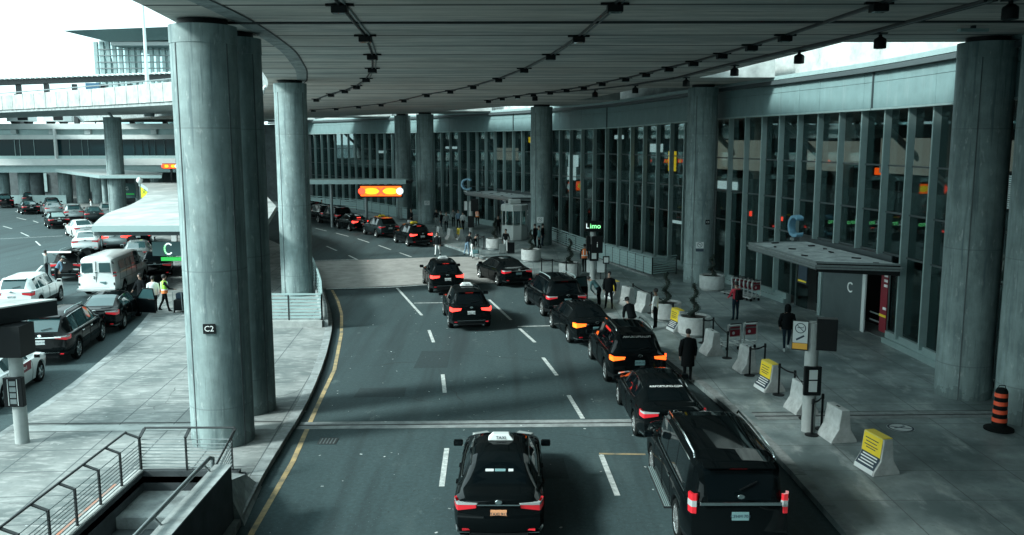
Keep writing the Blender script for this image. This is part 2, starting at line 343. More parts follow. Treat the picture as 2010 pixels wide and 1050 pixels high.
# =================== ground and roads ===================
PX0, PX1, PY0, PY1 = -8.72, -6.45, 8.0, 19.75          # stair well
hole = [(PX0,PY0),(PX1,PY0),(PX1,PY1),(PX0,PY1)]
sheet('ground', [(-900,-300),(900,-300),(900,1500),(-900,1500)], 0, asphalt, [hole])
ys = [-20+2.5*i for i in range(61)]
isl = [(I(y), y) for y in ys if y <= 128]+[(W(y), y) for y in reversed(ys) if y <= 128]
sheet('island', isl, .15, islandc, [hole], skirt=.15)
walk = [(K(y), y) for y in ys if y <= 128]+[(F(y)+.6, y) for y in reversed(ys) if y <= 128]
sheet('sidewalk', walk, .15, walkc, skirt=.15)
def ribbon(name, fn, y0, y1, w0, w1, z, m, step=2.0, skirt=0):
    mb = MB(); n = int((y1-y0)/step)+1; a = []
    for i in range(n+1): y = y0+(y1-y0)*i/n; a += [(fn(y)+w0, y, z), (fn(y)+w1, y, z)]
    mb.add(a, [(2*i, 2*i+1, 2*i+3, 2*i+2) for i in range(n)], m); o = mb.build(name); o['kind'] = 'structure'; return o
ribbon('kerb', K, -20, 125, 0, .28, .154, kerbc)
ribbon('kerb', I, -20, 125, -.28, 0, .154, kerbc)
ribbon('kerb', W, -20, 125, 0, .25, .154, kerbc)
# raised crossing
cw = [(I(57.4)+.02,57.4),(-5.07,59.6),(K(59.7)-.02,59.7),(K(53)-.02,53),(K(49)-.02,49.2),(-4.9,48.1),(I(46.8)+.02,46.8)]
mbx = MB(); mbx.prism(cw, .004, .05, pavers); mbx.build('raised_crossing')['kind'] = 'structure'
def strip_at(name, pts, w, z, m):                      # painted line along ground points
    mb = MB(); n = len(pts)
    for i in range(n):
        d = (pts[min(i+1,n-1)]-pts[max(i-1,0)]); d.z = 0; d.normalize(); r = Vector((d.y,-d.x,0))*w/2
        mb.v += [tuple((pts[i]-r).to_2d())+(z,), tuple((pts[i]+r).to_2d())+(z,)]
    k = mb.mi(m)
    for i in range(n-1): mb.f.append((2*i, 2*i+1, 2*i+3, 2*i+2)); mb.m.append(k)
    return mb
def marking(name, px, w=.13, z=.006, m=None):
    o = strip_at(name, [G(*p) for p in px], w, z, m or paint_w).build(name); o['kind'] = 'structure'; return o
yl = [Vector((I(y)+d, y, 0)) for y, d in ((6,.35),(10,.35),(14,.4),(17.1,.3),(21.1,.48),(25.6,.3),(30,.42),(35.8,.4),(40,.5),(43.4,.55),(46.5,.5))]
strip_at('y', yl, .13, .007, paint_y).build('road_marking')['kind'] = 'structure'
for px in [((877,880),(867,955)),((1180,893),(1212,973)),((869,735),(873,771)),((842,648),(851,672)),((779,565),(828,619)),((1116,776),(1144,822)),((1066,702),(1093,737)),((1020,645),(1050,672)),((960,588),(1003,628)),
           ((619,448),(641,453.5)),((660,457.6),(684,464)),((702,468.5),(724.5,476)),((743,481.5),(767,490)),((784.5,496),(807.6,504.5)),((641,483.3),(661,492)),((684.5,501.4),(702,510)),((812,511),(830,518)),
           ((30,415),(41,418)),((32.5,427),(51.5,431.5)),((65,433.5),(75,437)),((6,444),(23.5,449)),((41,456.5),(57,464)),((70,473.5),(79,482)),((84,497),(88,502)),((83,521),(72,533)),
           ((0,469),(123,463)),((813,595),(885,594)),((1016,641),(1105,639)),((198,498),(203,505))]:
    marking('road_marking', px)
marking('road_marking', ((1176,891),(1267,892)), .11, .009, paint_y)
marking('road_marking', ((610,520),(612,513),(640,512.5),(700,511)), .18, .058)
marking('road_marking', ((640,569),(760,566),(834,561)), .2, .058)
# expansion joint across island, road and sidewalk
def cross(name, y, d, x0, x1, z, m):
    mb = MB(); n = 12; a = []
    for i in range(n+1): x = x0+(x1-x0)*i/n; yy = y+.09*(x+3)*.25; a += [(x, yy, z), (x, yy+d, z)]
    mb.add(a, [(2*i, 2*i+2, 2*i+3, 2*i+1) for i in range(n)], m); mb.build(name)['kind'] = 'structure'
jd = mat('joint_seal', (.03,.035,.037), .8)
cross('expansion_joint', 23.65, .62, -6.05, 6.5, .008, kerbc); cross('expansion_joint', 23.92, .09, -6.05, 6.5, .012, jd)
cross('expansion_joint', 23.2, .5, -13.6, -6.5, .16, conc_l); cross('expansion_joint', 23.85, .06, -13.6, -6.5, .161, jd)
cross('expansion_joint', 23.65, .62, 6.95, 14.2, .16, kerbc); cross('expansion_joint', 23.92, .09, 6.95, 14.2, .164, jd); cross('expansion_joint', 24.3, .04, 6.95, 14.2, .164, jd)
# =================== deck overhead ===================
def deck():
    bot = MB(); st = [-40+2.0*i for i in range(84)]
    opens = [(27.6,42.9),(50.5,60.5),(68.5,80),(88,97),(103,112)]
    def isopen(y): return any(a < y < b for a, b in opens)
    cuts = sorted(set(st+[v for ab in opens for v in ab]))
    TH = 1.25
    for y0, y1 in zip(cuts, cuts[1:]):
        ym = (y0+y1)/2; z0 = 10.95-drop(y0); z1 = 10.95-drop(y1)
        bands = [(L, SE)]
        if not isopen(ym): bands.append((SE, lambda y: F(y)-.55))
        for a, b in bands:
            xa0, xb0, xa1, xb1 = a(y0), b(y0), a(y1), b(y1)
            bot.add([(xa0,y0,z0),(xb0,y0,z0),(xb1,y1,z1),(xa1,y1,z1)], [(3,2,1,0)], ceilc)
            bot.add([(xa0,y0,z0+TH),(xb0,y0,z0+TH),(xb1,y1,z1+TH),(xa1,y1,z1+TH)], [(0,1,2,3)], conc)
        bot.add([(L(y0),y0,z0),(L(y1),y1,z1),(L(y1)-.5,y1,z1+TH),(L(y0)-.5,y0,z0+TH)], [(0,1,2,3)], conc)
        bot.add([(L(y0),y0,z0+TH),(L(y1),y1,z1+TH),(L(y1)-.5,y1,z1+TH),(L(y0)-.5,y0,z0+TH)], [(3,2,1,0)], conc)
        if isopen(ym): bot.add([(SE(y0),y0,z0),(SE(y1),y1,z1),(SE(y1),y1,z1+TH),(SE(y0),y0,z0+TH)], [(3,2,1,0)], conc_l)
    for a, b in opens:
        for y, f in ((a,1),(b,0)):
            z = 10.95-drop(y); q = [(SE(y),y,z),(F(y)-.55,y,z),(F(y)-.55,y,z+TH),(SE(y),y,z+TH)]
            bot.add(q, [(0,1,2,3) if f else (3,2,1,0)], conc_l)
    y = st[0]; bot.add([(L(y),y,10.95),(F(y)-.55,y,10.95),(F(y)-.55,y,10.95+TH),(L(y)-.5,y,10.95+TH)], [(0,1,2,3)], conc)
    root = thing('elevated_deck', 'board marked concrete roadway deck spanning overhead above the black cars', 'road deck')
    bot.build('deck_slab', root)
    # edge parapet above, drip groove band and joint beam below
    pp = MB(); dg = MB()
    for y0, y1 in zip(cuts, cuts[1:]):
        for fn, off in ((L,-.5),):
            a = Vector((fn(y0)+off, y0, 12.2-drop(y0))); b = Vector((fn(y1)+off, y1, 12.2-drop(y1)))
            pp.add([a, b, b+Vector((0,0,1)), a+Vector((0,0,1)), a+Vector((.3,0,0)), b+Vector((.3,0,0)), b+Vector((.3,0,1)), a+Vector((.3,0,1))], [(0,1,2,3),(7,6,5,4),(3,2,6,7)], conc_l)
    pp.build('parapet', root)
    T_G = [(-14,-6.4),(18.9,-6.42),(20.3,-6.39),(21.9,-6.43),(24.6,-6.63),(30,-7.23),(37.8,-8.67),(45,-10.34),(56,-14.2)]
    g = MB()
    for i in range(45):
        y0 = -4+i*1.3; y1 = y0+1.3
        if y1 > 50: break
        a = smoothtab(T_G, y0, 1.5); b = smoothtab(T_G, y1, 1.5); z0, z1 = 10.95-drop(y0), 10.95-drop(y1)
        g.add([(a,y0,z0-.012),(a+.07,y0,z0-.012),(b+.07,y1,z1-.012),(b,y1,z1-.012)], [(3,2,1,0)], jd)
        g.add([(a-.45,y0,z0-.01),(a,y0,z0-.01),(b,y1,z1-.01),(b-.45,y1,z1-.01),(a-.45,y0,z0),(a,y0,z0),(b,y1,z1),(b-.45,y1,z1)], [(3,2,1,0),(0,4,7,3),(1,2,6,5)], conc)
    g.build('drip_groove', root)
    e = MB(); e.box((2.8, 22.75, 10.93), (20.6, .16, .05), jd); e.build('deck_joint', root)
deck()
mb = MB(); mb.box((22,-20,9), (56,9,18), conc_d); o = mb.build('link_building'); tag(o, 'unseen dark building added behind the viewpoint to block light from there', 'building')  # added out of view to block light from behind and darken reflections
mb = MB(); mb.prism([(SE(48.5)-3,48.5),(F(48.5)+2,48.5),(F(62)+2,62),(SE(62)-3,62)], 12.6, 13.0, conc_d); o = mb.build('cover_slab'); tag(o, 'dark slab added over the gap above the long railing to dim the wall there', 'slab')  # added above the opening to keep skylight off the upper wall
# =================== columns ===================
def column(x, y, label, r=.80, z1=None, cap=True):
    z1 = z1 or 10.95-drop(y)
    root = thing('concrete_column', label, 'column', (x,y,0), 0, 'round concrete columns under the deck')
    zt = z1-.16 if cap else z1
    MB().lathe([(r,0),(r,zt-.45),(r+.012,zt-.44),(r+.012,zt)], colc, 48).build('shaft', root, smooth=40)
    s = MB()
    for a in (235, 330): an = R(a); s.box((math.cos(an)*r, math.sin(an)*r, zt/2-.2), (.03, .03, zt-.5), conc_d, Matrix.Rotation(an,3,'Z'))
    s.build('seam_strip', root)
    if cap:
        c = MB(); c.lathe([(r-.2,zt),(r-.2,z1)], black, 32); c.build('bearing', root, smooth=40)
    return root
c2 = column(-7.66, 22.35, 'nearest thick round column on the island, marked with a small C2 plate')
c2b = column(-7.80, 25.0, 'round column standing directly behind the column with the C2 plate')
column(-11.05, 44.5, 'round column behind the island railing, left of the X lane sign')
r0 = column(13.99, 26.4, 'huge dark round column at the right, nearest to the glass entrance canopy')
r00 = column(14.5, 23.9, 'dark round column at the far right edge beside the orange striped delineator')
r1 = column(10.37, 48.3, 'round column with a no smoking sign right of the long grey railing')
r2 = column(2.22, 65.9, 'round column between the ticket kiosk and the long grey railing')
r3 = column(-8.2, 83.9, 'pale round column with small white sign left of the farther entrance')
column(-10.9, 88.5, 'shaded round column just left of the pale column, beside the X lane sign')
column(-39.6, 88.0, 'distant round column under the curved ramp at the left', .82, 10.3, False)
def plate_on(col, ang, z, w, h, m, s=None, sm=None, size=.2, name='plate', r=.80):
    a = R(ang); mb = MB(); mb.box((0,0,0), (w, .03, h), m)
    o = mb.build(name, col); o.location = ((r+.02)*math.cos(a), (r+.02)*math.sin(a), z); o.rotation_euler = (0,0,a+math.pi/2)
    if s: text(s, size, sm, o, 'lettering', (0,-.02,0), (R(90),0,0))
    return o
plate_on(c2, 274, 3.32, .30, .25, black, 'C2', white, .2)
plate_on(r1, 262, 2.3, .42, .34, plate_w); plate_on(r1, 290, 3.55, .25, .25, black, 'C3', white, .15)
p = plate_on(r1, 262, 2.02, .42, .14, navy)
for c, a in ((r2,262),(r3,280)): plate_on(c, a, 2.1, .5, .42, plate_w)
def nosmoke(parent, loc, rot, rad, lit=False):
    mb = MB(); n = 28
    vs = []
    for k in range(n): a = 2*math.pi*k/n; vs += [(math.cos(a)*rad, math.sin(a)*rad, 0), (math.cos(a)*rad*.84, math.sin(a)*rad*.84, 0)]
    mb.add(vs, [(2*k, 2*((k+1)%n), 2*((k+1)%n)+1, 2*k+1) for k in range(n)], ink)
    q = Matrix.Rotation(R(-45),3,'Z'); mb.box((0,0,.001), (rad*1.8, rad*.13, .002), ink, q)
    mb.box((-rad*.05,rad*.1,.0005), (rad*1.0, rad*.14, .002), ink); mb.box((rad*.55,rad*.25,.0005), (rad*.08, rad*.3, .002), ink)
    o = mb.build('no_smoking_symbol', parent); o.location = loc; o.rotation_euler = rot; return o
for c in (r1, r2, r3):
    pl = [x for x in c.children if x.name.startswith('plate')][0]; nosmoke(pl, (0,-.02,.02), (R(90),0,0), .14)
# =================== terminal facade ===================
def zt(y): return 9.13-drop(y)
fs_y = [-12+.25*i for i in range(560)]; fs_s = [0]
for a, b in zip(fs_y, fs_y[1:]): fs_s.append(fs_s[-1]+math.hypot(F(b)-F(a), b-a))
def fac(s, off=0.0, z=0):                               # point on the facade at arc length s; off>0 towards the road
    j = min(range(len(fs_s)), key=lambda k: abs(fs_s[k]-s)); j = min(j, len(fs_y)-2)
    y = fs_y[j]+(s-fs_s[j])/max(1e-6, fs_s[j+1]-fs_s[j])*.25
    t = Vector((F(y+.3)-F(y-.3), .6, 0)).normalized(); nrm = Vector((-t.y, t.x, 0)); return Vector((F(y), y, z))+nrm*off, t, y
def s_of(y): return fs_s[min(range(len(fs_y)), key=lambda k: abs(fs_y[k]-y))]
term = thing('terminal_building', 'long curved glass and metal terminal facade with tall fins along the sidewalk', 'terminal')
PITCH = 1.75; s0 = s_of(29.1); door_a, door_b = s_of(33.4), s_of(41.6); d2a, d2b = s_of(72), s_of(80)
def fbox(mb, s, off, z0, z1, wid, dep, m):              # box standing on the facade
    p, t, y = fac(s, off); mb.box((p.x, p.y, (z0+z1)/2), (dep, wid, z1-z0), m, Matrix.Rotation(math.atan2(-t.x, t.y),3,'Z'))
k0, k1 = -9, 55
for k in range(k0, k1):
    s = s0+k*PITCH; p, t, y = fac(s)
    if y > 124: break
    indoor = door_a-.1 < s < door_b-.3 or d2a < s < d2b
    zb = 3.55 if indoor else .5
    mb = MB(); fbox(mb, s, .15, zb, zt(y), .085, .28, alum); mb.build('mullion', term)
    sm = s+PITCH/2; p2, _, ym = fac(sm); ind2 = door_a < sm < door_b or d2a < sm < d2b
    zb2 = 3.6 if ind2 else .62
    gm = MB(); fbox(gm, sm, .02, zb2, zt(ym), PITCH-.13, .02, glass); fr = gm.build('window', term)
    for zz in (3.6, 5.2, 7.0):
        if zz > zb2-.1: tr = MB(); fbox(tr, sm, .045, zz-.03, zz+.03, PITCH-.13, .07, alum_d); tr.build('transom', fr)
def fsweep(name, y0, y1, offa, offb, z0f, z1f, m, parent=term, step=1.5, gap=None):
    mb = MB(); n = max(1, int((s_of(y1)-s_of(y0))/step)); A = []
    for i in range(n+1):
        s = s_of(y0)+(s_of(y1)-s_of(y0))*i/n; a, _, y = fac(s, offa); b, _, _ = fac(s, offb); z0, z1 = z0f(y), z1f(y)
        A += [(a.x,a.y,z0),(b.x,b.y,z0),(b.x,b.y,z1),(a.x,a.y,z1)]
    fsx = []
    for i in range(n):
        o = 4*i
        for j in range(4): fsx.append((o+j, o+(j+1)%4, o+4+(j+1)%4, o+4+j))
    fsx += [(3,2,1,0), (4*n,4*n+1,4*n+2,4*n+3)]
    mb.add(A, fsx, m); return mb.build(name, parent)
fsweep('sill', -8, 33.4, .30, .02, lambda y: .02, lambda y: .36, alum); fsweep('sill', -8, 33.4, .16, .02, lambda y: .36, lambda y: .62, alum)
fsweep('sill', 41.7, 71.5, .30, .02, lambda y: .02, lambda y: .36, alum); fsweep('sill', 41.7, 71.5, .16, .02, lambda y: .36, lambda y: .62, alum)
fsweep('sill', 80.3, 122, .30, .02, lambda y: .02, lambda y: .62, alum)
fsweep('head_trim', -8, 122, .46, .0, lambda y: zt(y), lambda y: zt(y)+.07, alum)
s = s_of(-8); n = 0
while s < s_of(120):                                    # two courses of metal panels, each panel with a seam round it
    p, t, y = fac(s+PITCH/2); mb = MB()
    zz = zt(y)+.07; ztop = 10.58-drop(y)
    for a, b in ((zz+.01, zz+1.0), (zz+1.015, ztop)): fbox(mb, s+PITCH/2, .36, a, b, PITCH-.018, .08, panelm)
    if n < 98: mb.build('spandrel_panel', term)
    n += 1; s += PITCH
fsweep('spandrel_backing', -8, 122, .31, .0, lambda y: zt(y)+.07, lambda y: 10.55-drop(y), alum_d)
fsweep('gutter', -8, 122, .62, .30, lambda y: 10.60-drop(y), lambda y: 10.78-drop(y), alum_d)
fsweep('ledge', -8, 122, .55, .1, lambda y: 10.82-drop(y), lambda y: 11.0-drop(y), alum)
fsweep('upper_wall', -8, 122, -.7, -1.0, lambda y: 10.6-drop(y), lambda y: 17, conc_l, step=3)
fsweep('roof_strip', -8, 122, .12, -.9, lambda y: 10.98-drop(y), lambda y: 11.06-drop(y), conc_l, step=3)
for yj in (35.1, 62.5, 76.8): jb = MB(); fbox(jb, s_of(yj), .42, zt(yj), 10.58-drop(yj), .05, .1, alum_d); jb.build('expansion_cover', term)
# interior seen through the glass
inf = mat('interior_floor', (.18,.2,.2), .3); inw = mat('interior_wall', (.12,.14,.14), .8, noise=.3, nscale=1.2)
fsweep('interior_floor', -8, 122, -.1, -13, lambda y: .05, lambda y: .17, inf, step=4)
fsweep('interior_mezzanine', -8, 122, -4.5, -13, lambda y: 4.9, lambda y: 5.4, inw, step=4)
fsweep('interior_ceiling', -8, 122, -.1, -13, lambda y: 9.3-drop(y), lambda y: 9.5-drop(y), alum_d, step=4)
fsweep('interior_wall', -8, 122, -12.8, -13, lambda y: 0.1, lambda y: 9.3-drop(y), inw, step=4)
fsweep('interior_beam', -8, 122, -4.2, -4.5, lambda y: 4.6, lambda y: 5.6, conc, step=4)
random.seed(3)
for yy in range(30, 118, 8):
    p, t, y = fac(s_of(yy)+1.2, -6.5); mb = MB(); mb.lathe([(.35,.17),(.35,9.2)], conc_l, 16, (p.x,p.y,0)); mb.build('interior_column', term, smooth=40)
    q, _, _ = fac(s_of(yy)+3.2, -3.5); mb = MB(); mb.tube([(p.x,p.y,5.6),(q.x,q.y,9.2)], .16, conc_l); mb.build('interior_strut', term, smooth=40)
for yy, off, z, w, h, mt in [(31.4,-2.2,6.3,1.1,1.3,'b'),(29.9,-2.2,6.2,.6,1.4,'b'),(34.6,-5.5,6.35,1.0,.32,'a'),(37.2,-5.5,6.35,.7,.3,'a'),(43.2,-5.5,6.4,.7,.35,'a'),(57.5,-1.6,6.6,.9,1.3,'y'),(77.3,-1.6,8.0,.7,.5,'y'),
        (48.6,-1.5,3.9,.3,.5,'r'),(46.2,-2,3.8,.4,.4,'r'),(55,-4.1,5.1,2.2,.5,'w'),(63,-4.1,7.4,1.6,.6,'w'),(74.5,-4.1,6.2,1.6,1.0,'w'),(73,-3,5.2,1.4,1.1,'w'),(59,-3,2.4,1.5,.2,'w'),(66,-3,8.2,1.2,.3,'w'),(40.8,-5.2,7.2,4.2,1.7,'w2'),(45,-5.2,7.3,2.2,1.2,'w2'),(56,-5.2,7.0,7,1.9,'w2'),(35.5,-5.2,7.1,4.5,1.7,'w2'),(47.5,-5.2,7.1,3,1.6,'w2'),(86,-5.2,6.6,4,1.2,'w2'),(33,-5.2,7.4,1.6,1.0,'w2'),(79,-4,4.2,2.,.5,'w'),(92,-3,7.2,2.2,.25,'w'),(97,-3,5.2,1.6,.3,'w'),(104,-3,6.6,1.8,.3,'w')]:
    mm = {'a': amber_let, 'y': yell_let, 'r': red_lamp, 'w': white_let, 'b': black, 'w2': mat('lit_wall_panel', (.6,.65,.6), .6, emit=(.62,.60,.50), estr=.16)}[mt]  # beige wall panels glow in place of outdoor light mirrored in the glass
    sc = .55 if mt in ('r',) else 1
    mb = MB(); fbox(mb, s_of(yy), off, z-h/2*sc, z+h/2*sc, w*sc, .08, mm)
    o = mb.build('interior_display' if mt in 'bay' else 'interior_lamp', term)  # w2 panels are no lamps, their glow stands in for mirrored outdoor light
    if mt == 'b':
        mb = MB()
        for r_ in range(16):
            for c_ in range(3): fbox(mb, s_of(yy)+(c_-1)*w*.29, off+.06, z+h*.38-r_*h*.052, z+h*.38-r_*h*.052+.03, w*.22*random.uniform(.7,1), .02, white_let)
        mb.build('timetable_rows', o)
# entrance canopies and doors
def entrance(ya, yb, label, letter_y, main=True):
    sa, sb = s_of(ya), s_of(yb); root = thing('entrance_canopy', label, 'entrance canopy')
    A = fac(sa, .5)[0]; B = fac(sb, .5)[0]; Cc = fac(sb, 3.3)[0]; D = fac(sa+.9, 3.3)[0]
    r = MB(); r.prism([(p.x,p.y) for p in (A,B,Cc,D)], 3.28, 3.42, conc); r.build('roof', root)
    e = MB()
    for z, k in ((3.2,1.0),(3.3,1.03),(3.42,1.0)):
        ctr = (A+B+Cc+D)/4; q = [ctr+(p-ctr)*k for p in (B,Cc,D,A)]
        for a, b in zip(q, q[1:]): e.bar((a.x,a.y,z),(b.x,b.y,z), .09, .07, steel)
    e.build('edge_trim', root)
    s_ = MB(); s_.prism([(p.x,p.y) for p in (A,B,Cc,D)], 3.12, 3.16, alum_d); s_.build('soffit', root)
    nf = MB(); nf.bar((B.x,B.y,2.98),(Cc.x,Cc.y,2.98), .06, .62, black) if False else nf.bar((A.x,A.y,3.2),(D.x,D.y,3.26), .08, .40, black); nf.build('end_fascia', root)
    d = MB(); random.seed(5)
    for _ in range(9):
        u, v = random.random(), random.random(); p = A.lerp(B, u).lerp(D.lerp(Cc, u), v*.8+.1); d.box((p.x,p.y,3.45), (.15+.2*random.random(), .1, .04), black, Matrix.Rotation(random.random()*3,3,'Z'))
    d.build('debris', root)
    return root
ec = entrance(31.9, 39.6, 'nearer flat entrance canopy with a blue letter C standing on it', 0)
ec2 = entrance(70.5, 80, 'farther flat entrance canopy behind the taxi queue with small letter C on top', 0)
bluec = mat('blue_letter', (.16,.34,.46), .35)
pc = G(1560, 470, 3.45)
lt = thing('entrance_letter', 'blue upright letter C standing on the nearer entrance canopy roof', 'letter sign', (pc.x, pc.y, 3.42), R(-80))
text('C', 1.45, bluec, lt, 'letter', (0,0,.60), (R(90),0,0), .16); MB().box((0,0,.06), (.35,.3,.12), steel).build('foot', lt)
pc = G(915, 376, 3.45)
lt = thing('entrance_letter', 'small pale letter C on the farther entrance canopy roof', 'letter sign', (pc.x, pc.y, 3.42), R(-20))
text('C', 1.5, bluec, lt, 'letter', (0,0,.62), (R(90),0,0), .16); MB().box((0,0,.06), (.35,.3,.12), steel).build('foot', lt)
def door_piece(name, ya, yb, z0, z1, m, off=.06, dep=.06, parent=term):
    mb = MB(); a, b = s_of(ya), s_of(yb); fbox(mb, (a+b)/2, off, z0, z1, abs(b-a), dep, m); return mb.build(name, parent)
metal = mat('brushed_metal', (.10,.135,.14), .38, .4, noise=.2, nscale=.8)
def doorset(ya, yb):
    u = lambda k: ya+(yb-ya)*k
    door_piece('door_recess', u(0), u(1), .15, 3.3, black, -1.2, .05)
    p1 = door_piece('metal_panel', u(.27), u(.455), .15, 3.1, metal); p2 = door_piece('metal_panel', u(.465), u(.65), .15, 3.1, metal)
    p, t, y = fac(s_of(u(.39)), .11); o = text('C', .62, white, p1, 'letter', (p.x,p.y,1.80), (R(90),0,math.atan2(-t.x, t.y)-R(90)), .01)
    door_piece('door_post', u(.235), u(.245), .15, 3.1, plate_w, .1, .06)
    door_piece('door_post', u(.66), u(.675), .15, 3.3, alum, .1, .1); door_piece('door_post', u(.99), u(1.0), .15, 3.3, alum, .1, .1); door_piece('door_post', u(.0), u(.012), .15, 3.3, alum, .1, .1)
    door_piece('door_header', u(0), u(1), 3.3, 3.55, alum_d, .1, .3)
    b = door_piece('banner', u(.80), u(.91), 1.35, 3.05, navy, .12, .04)
    for k, (z, w_) in enumerate(((2.75,.6),(2.55,.75),(2.4,.5),(2.25,.7))): door_piece('banner_text', u(.81), u(.81+.09*w_), z, z+.06, white, .15, .02, b)
    door_piece('banner_stripe', u(.80), u(.91), 1.42, 1.5, yellow, .15, .02, b)
    door_piece('door_leaf', u(.8), u(.93), .2, 1.3, glass, .05, .03); door_piece('door_post', u(.925), u(.94), .15, 3.3, alum, .1, .08)
    rb = door_piece('banner', u(.02), u(.06), .5, 3.1, cartred, .14, .04)
    for z in (2.7,2.5,2.3,1.4): door_piece('banner_text', u(.025), u(.055), z, z+.1, white, .17, .02, rb)
    door_piece('banner_stripe', u(.02), u(.06), 1.1, 1.2, yellow, .17, .02, rb)
    for z in (1.05, .75): door_piece('door_rail', u(.08), u(.2), z, z+.05, steel, .0, .04)
doorset(33.4, 41.6); doorset(72, 80)
dd = door_piece('side_door', 28.2, 29.6, .15, 2.7, alum, .12, .06); door_piece('door_pane', 28.45, 29.4, .85, 2.55, carglass, .16, .03, dd)
# =================== vehicles ===================
def pw(tab, s):
    if s <= tab[0][0]: return tab[0][1]
    if s >= tab[-1][0]: return tab[-1][1]
    for a, b in zip(tab, tab[1:]):
        if a[0] <= s <= b[0]:
            t = (s-a[0])/max(1e-6, b[0]-a[0]); return a[1]+(b[1]-a[1])*t
SPEC = {
 'sedan': dict(L=4.85, W=1.84, sill=.24, belt=[(0,.93),(1.0,.95),(3.6,.90),(4.5,.78),(4.85,.62)], deck=[(0,1.02),(.12,1.05),(.95,1.09),(3.55,1.01),(4.4,.86),(4.75,.68),(4.85,.60)],
   roof=[(.55,1.07),(.8,1.16),(1.25,1.33),(1.6,1.415),(2.1,1.45),(2.6,1.44),(2.95,1.38),(3.3,1.22),(3.72,.99)], gw=.60, wheels=(.98,3.80), wr=.34, rw=(.62,1.60), ws=(2.85,3.72), side=[(1.28,2.18),(2.26,3.12)], fp=(.85,.95), tail=(.80,.97)),
 'suv': dict(L=4.62, W=1.87, sill=.30, belt=[(0,1.06),(1.0,1.06),(3.4,1.02),(4.3,.9),(4.62,.72)], deck=[(0,1.12),(.2,1.16),(3.5,1.10),(4.2,.98),(4.5,.82),(4.62,.74)],
   roof=[(.05,1.12),(.16,1.28),(.42,1.58),(.56,1.655),(1.1,1.70),(2.2,1.71),(2.65,1.66),(3.05,1.44),(3.55,1.11)], gw=.63, wheels=(.90,3.62), wr=.36, rw=(.10,.50), ws=(2.6,3.55), side=[(.72,1.12),(1.2,2.02),(2.1,2.95)], fp=(.9,1.0), tail=(.88,1.08)),
 'mid': dict(L=5.0, W=1.95, sill=.30, belt=[(0,1.08),(1.0,1.08),(3.7,1.04),(4.7,.92),(5.0,.74)], deck=[(0,1.14),(.2,1.18),(3.8,1.12),(4.6,1.0),(4.9,.84),(5,.76)],
   roof=[(.05,1.14),(.16,1.30),(.46,1.64),(.62,1.715),(1.3,1.77),(2.5,1.78),(2.95,1.72),(3.35,1.50),(3.9,1.13)], gw=.66, wheels=(.98,3.93), wr=.385, rw=(.10,.54), ws=(2.9,3.9), side=[(.75,1.35),(1.43,2.32),(2.4,3.28)], fp=(.9,1.0), tail=(.93,1.08)),
 'big': dict(L=5.6, W=2.04, sill=.36, belt=[(0,1.16),(1.5,1.15),(4.2,1.13),(5.3,1.05),(5.6,.9)], deck=[(0,1.20),(.1,1.24),(4.3,1.22),(5.2,1.14),(5.5,1.0),(5.6,.94)],
   roof=[(.02,1.22),(.06,1.42),(.19,1.82),(.30,1.91),(.9,1.945),(3.0,1.95),(3.45,1.90),(3.8,1.68),(4.3,1.23)], gw=.83, wheels=(1.05,4.15), wr=.41, rw=(.03,.22), ws=(3.4,4.3), side=[(.62,1.62),(1.72,2.62),(2.72,3.68)], fp=(1.0,1.15), tail=(1.0,1.38)),
 'van': dict(L=5.7, W=2.02, sill=.34, belt=[(0,1.22),(4.6,1.2),(5.3,1.02),(5.7,.85)], deck=[(0,1.26),(4.7,1.25),(5.3,1.08),(5.6,.95),(5.7,.9)],
   roof=[(0,1.95),(.06,2.04),(.3,2.09),(3.5,2.09),(3.95,2.02),(4.3,1.75),(4.85,1.27)], gw=.82, wheels=(1.2,4.6), wr=.37, rw=None, ws=(3.95,4.85), side=[(3.2,4.1)], fp=(1.0,1.1), tail=(1.08,1.30)),
 'cuv': dict(L=4.6, W=1.84, sill=.30, belt=[(0,1.04),(1.0,1.05),(3.4,1.0),(4.3,.88),(4.6,.72)], deck=[(0,1.10),(.2,1.14),(3.5,1.08),(4.2,.96),(4.5,.82),(4.6,.74)],
   roof=[(.08,1.10),(.25,1.26),(.6,1.52),(.8,1.60),(1.3,1.66),(2.2,1.68),(2.65,1.62),(3.05,1.40),(3.55,1.09)], gw=.60, wheels=(.92,3.62), wr=.36, rw=(.16,.74), ws=(2.6,3.55), side=[(.95,1.3),(1.38,2.1),(2.18,2.95)], fp=(.9,1.0), tail=(.86,1.02)),
}
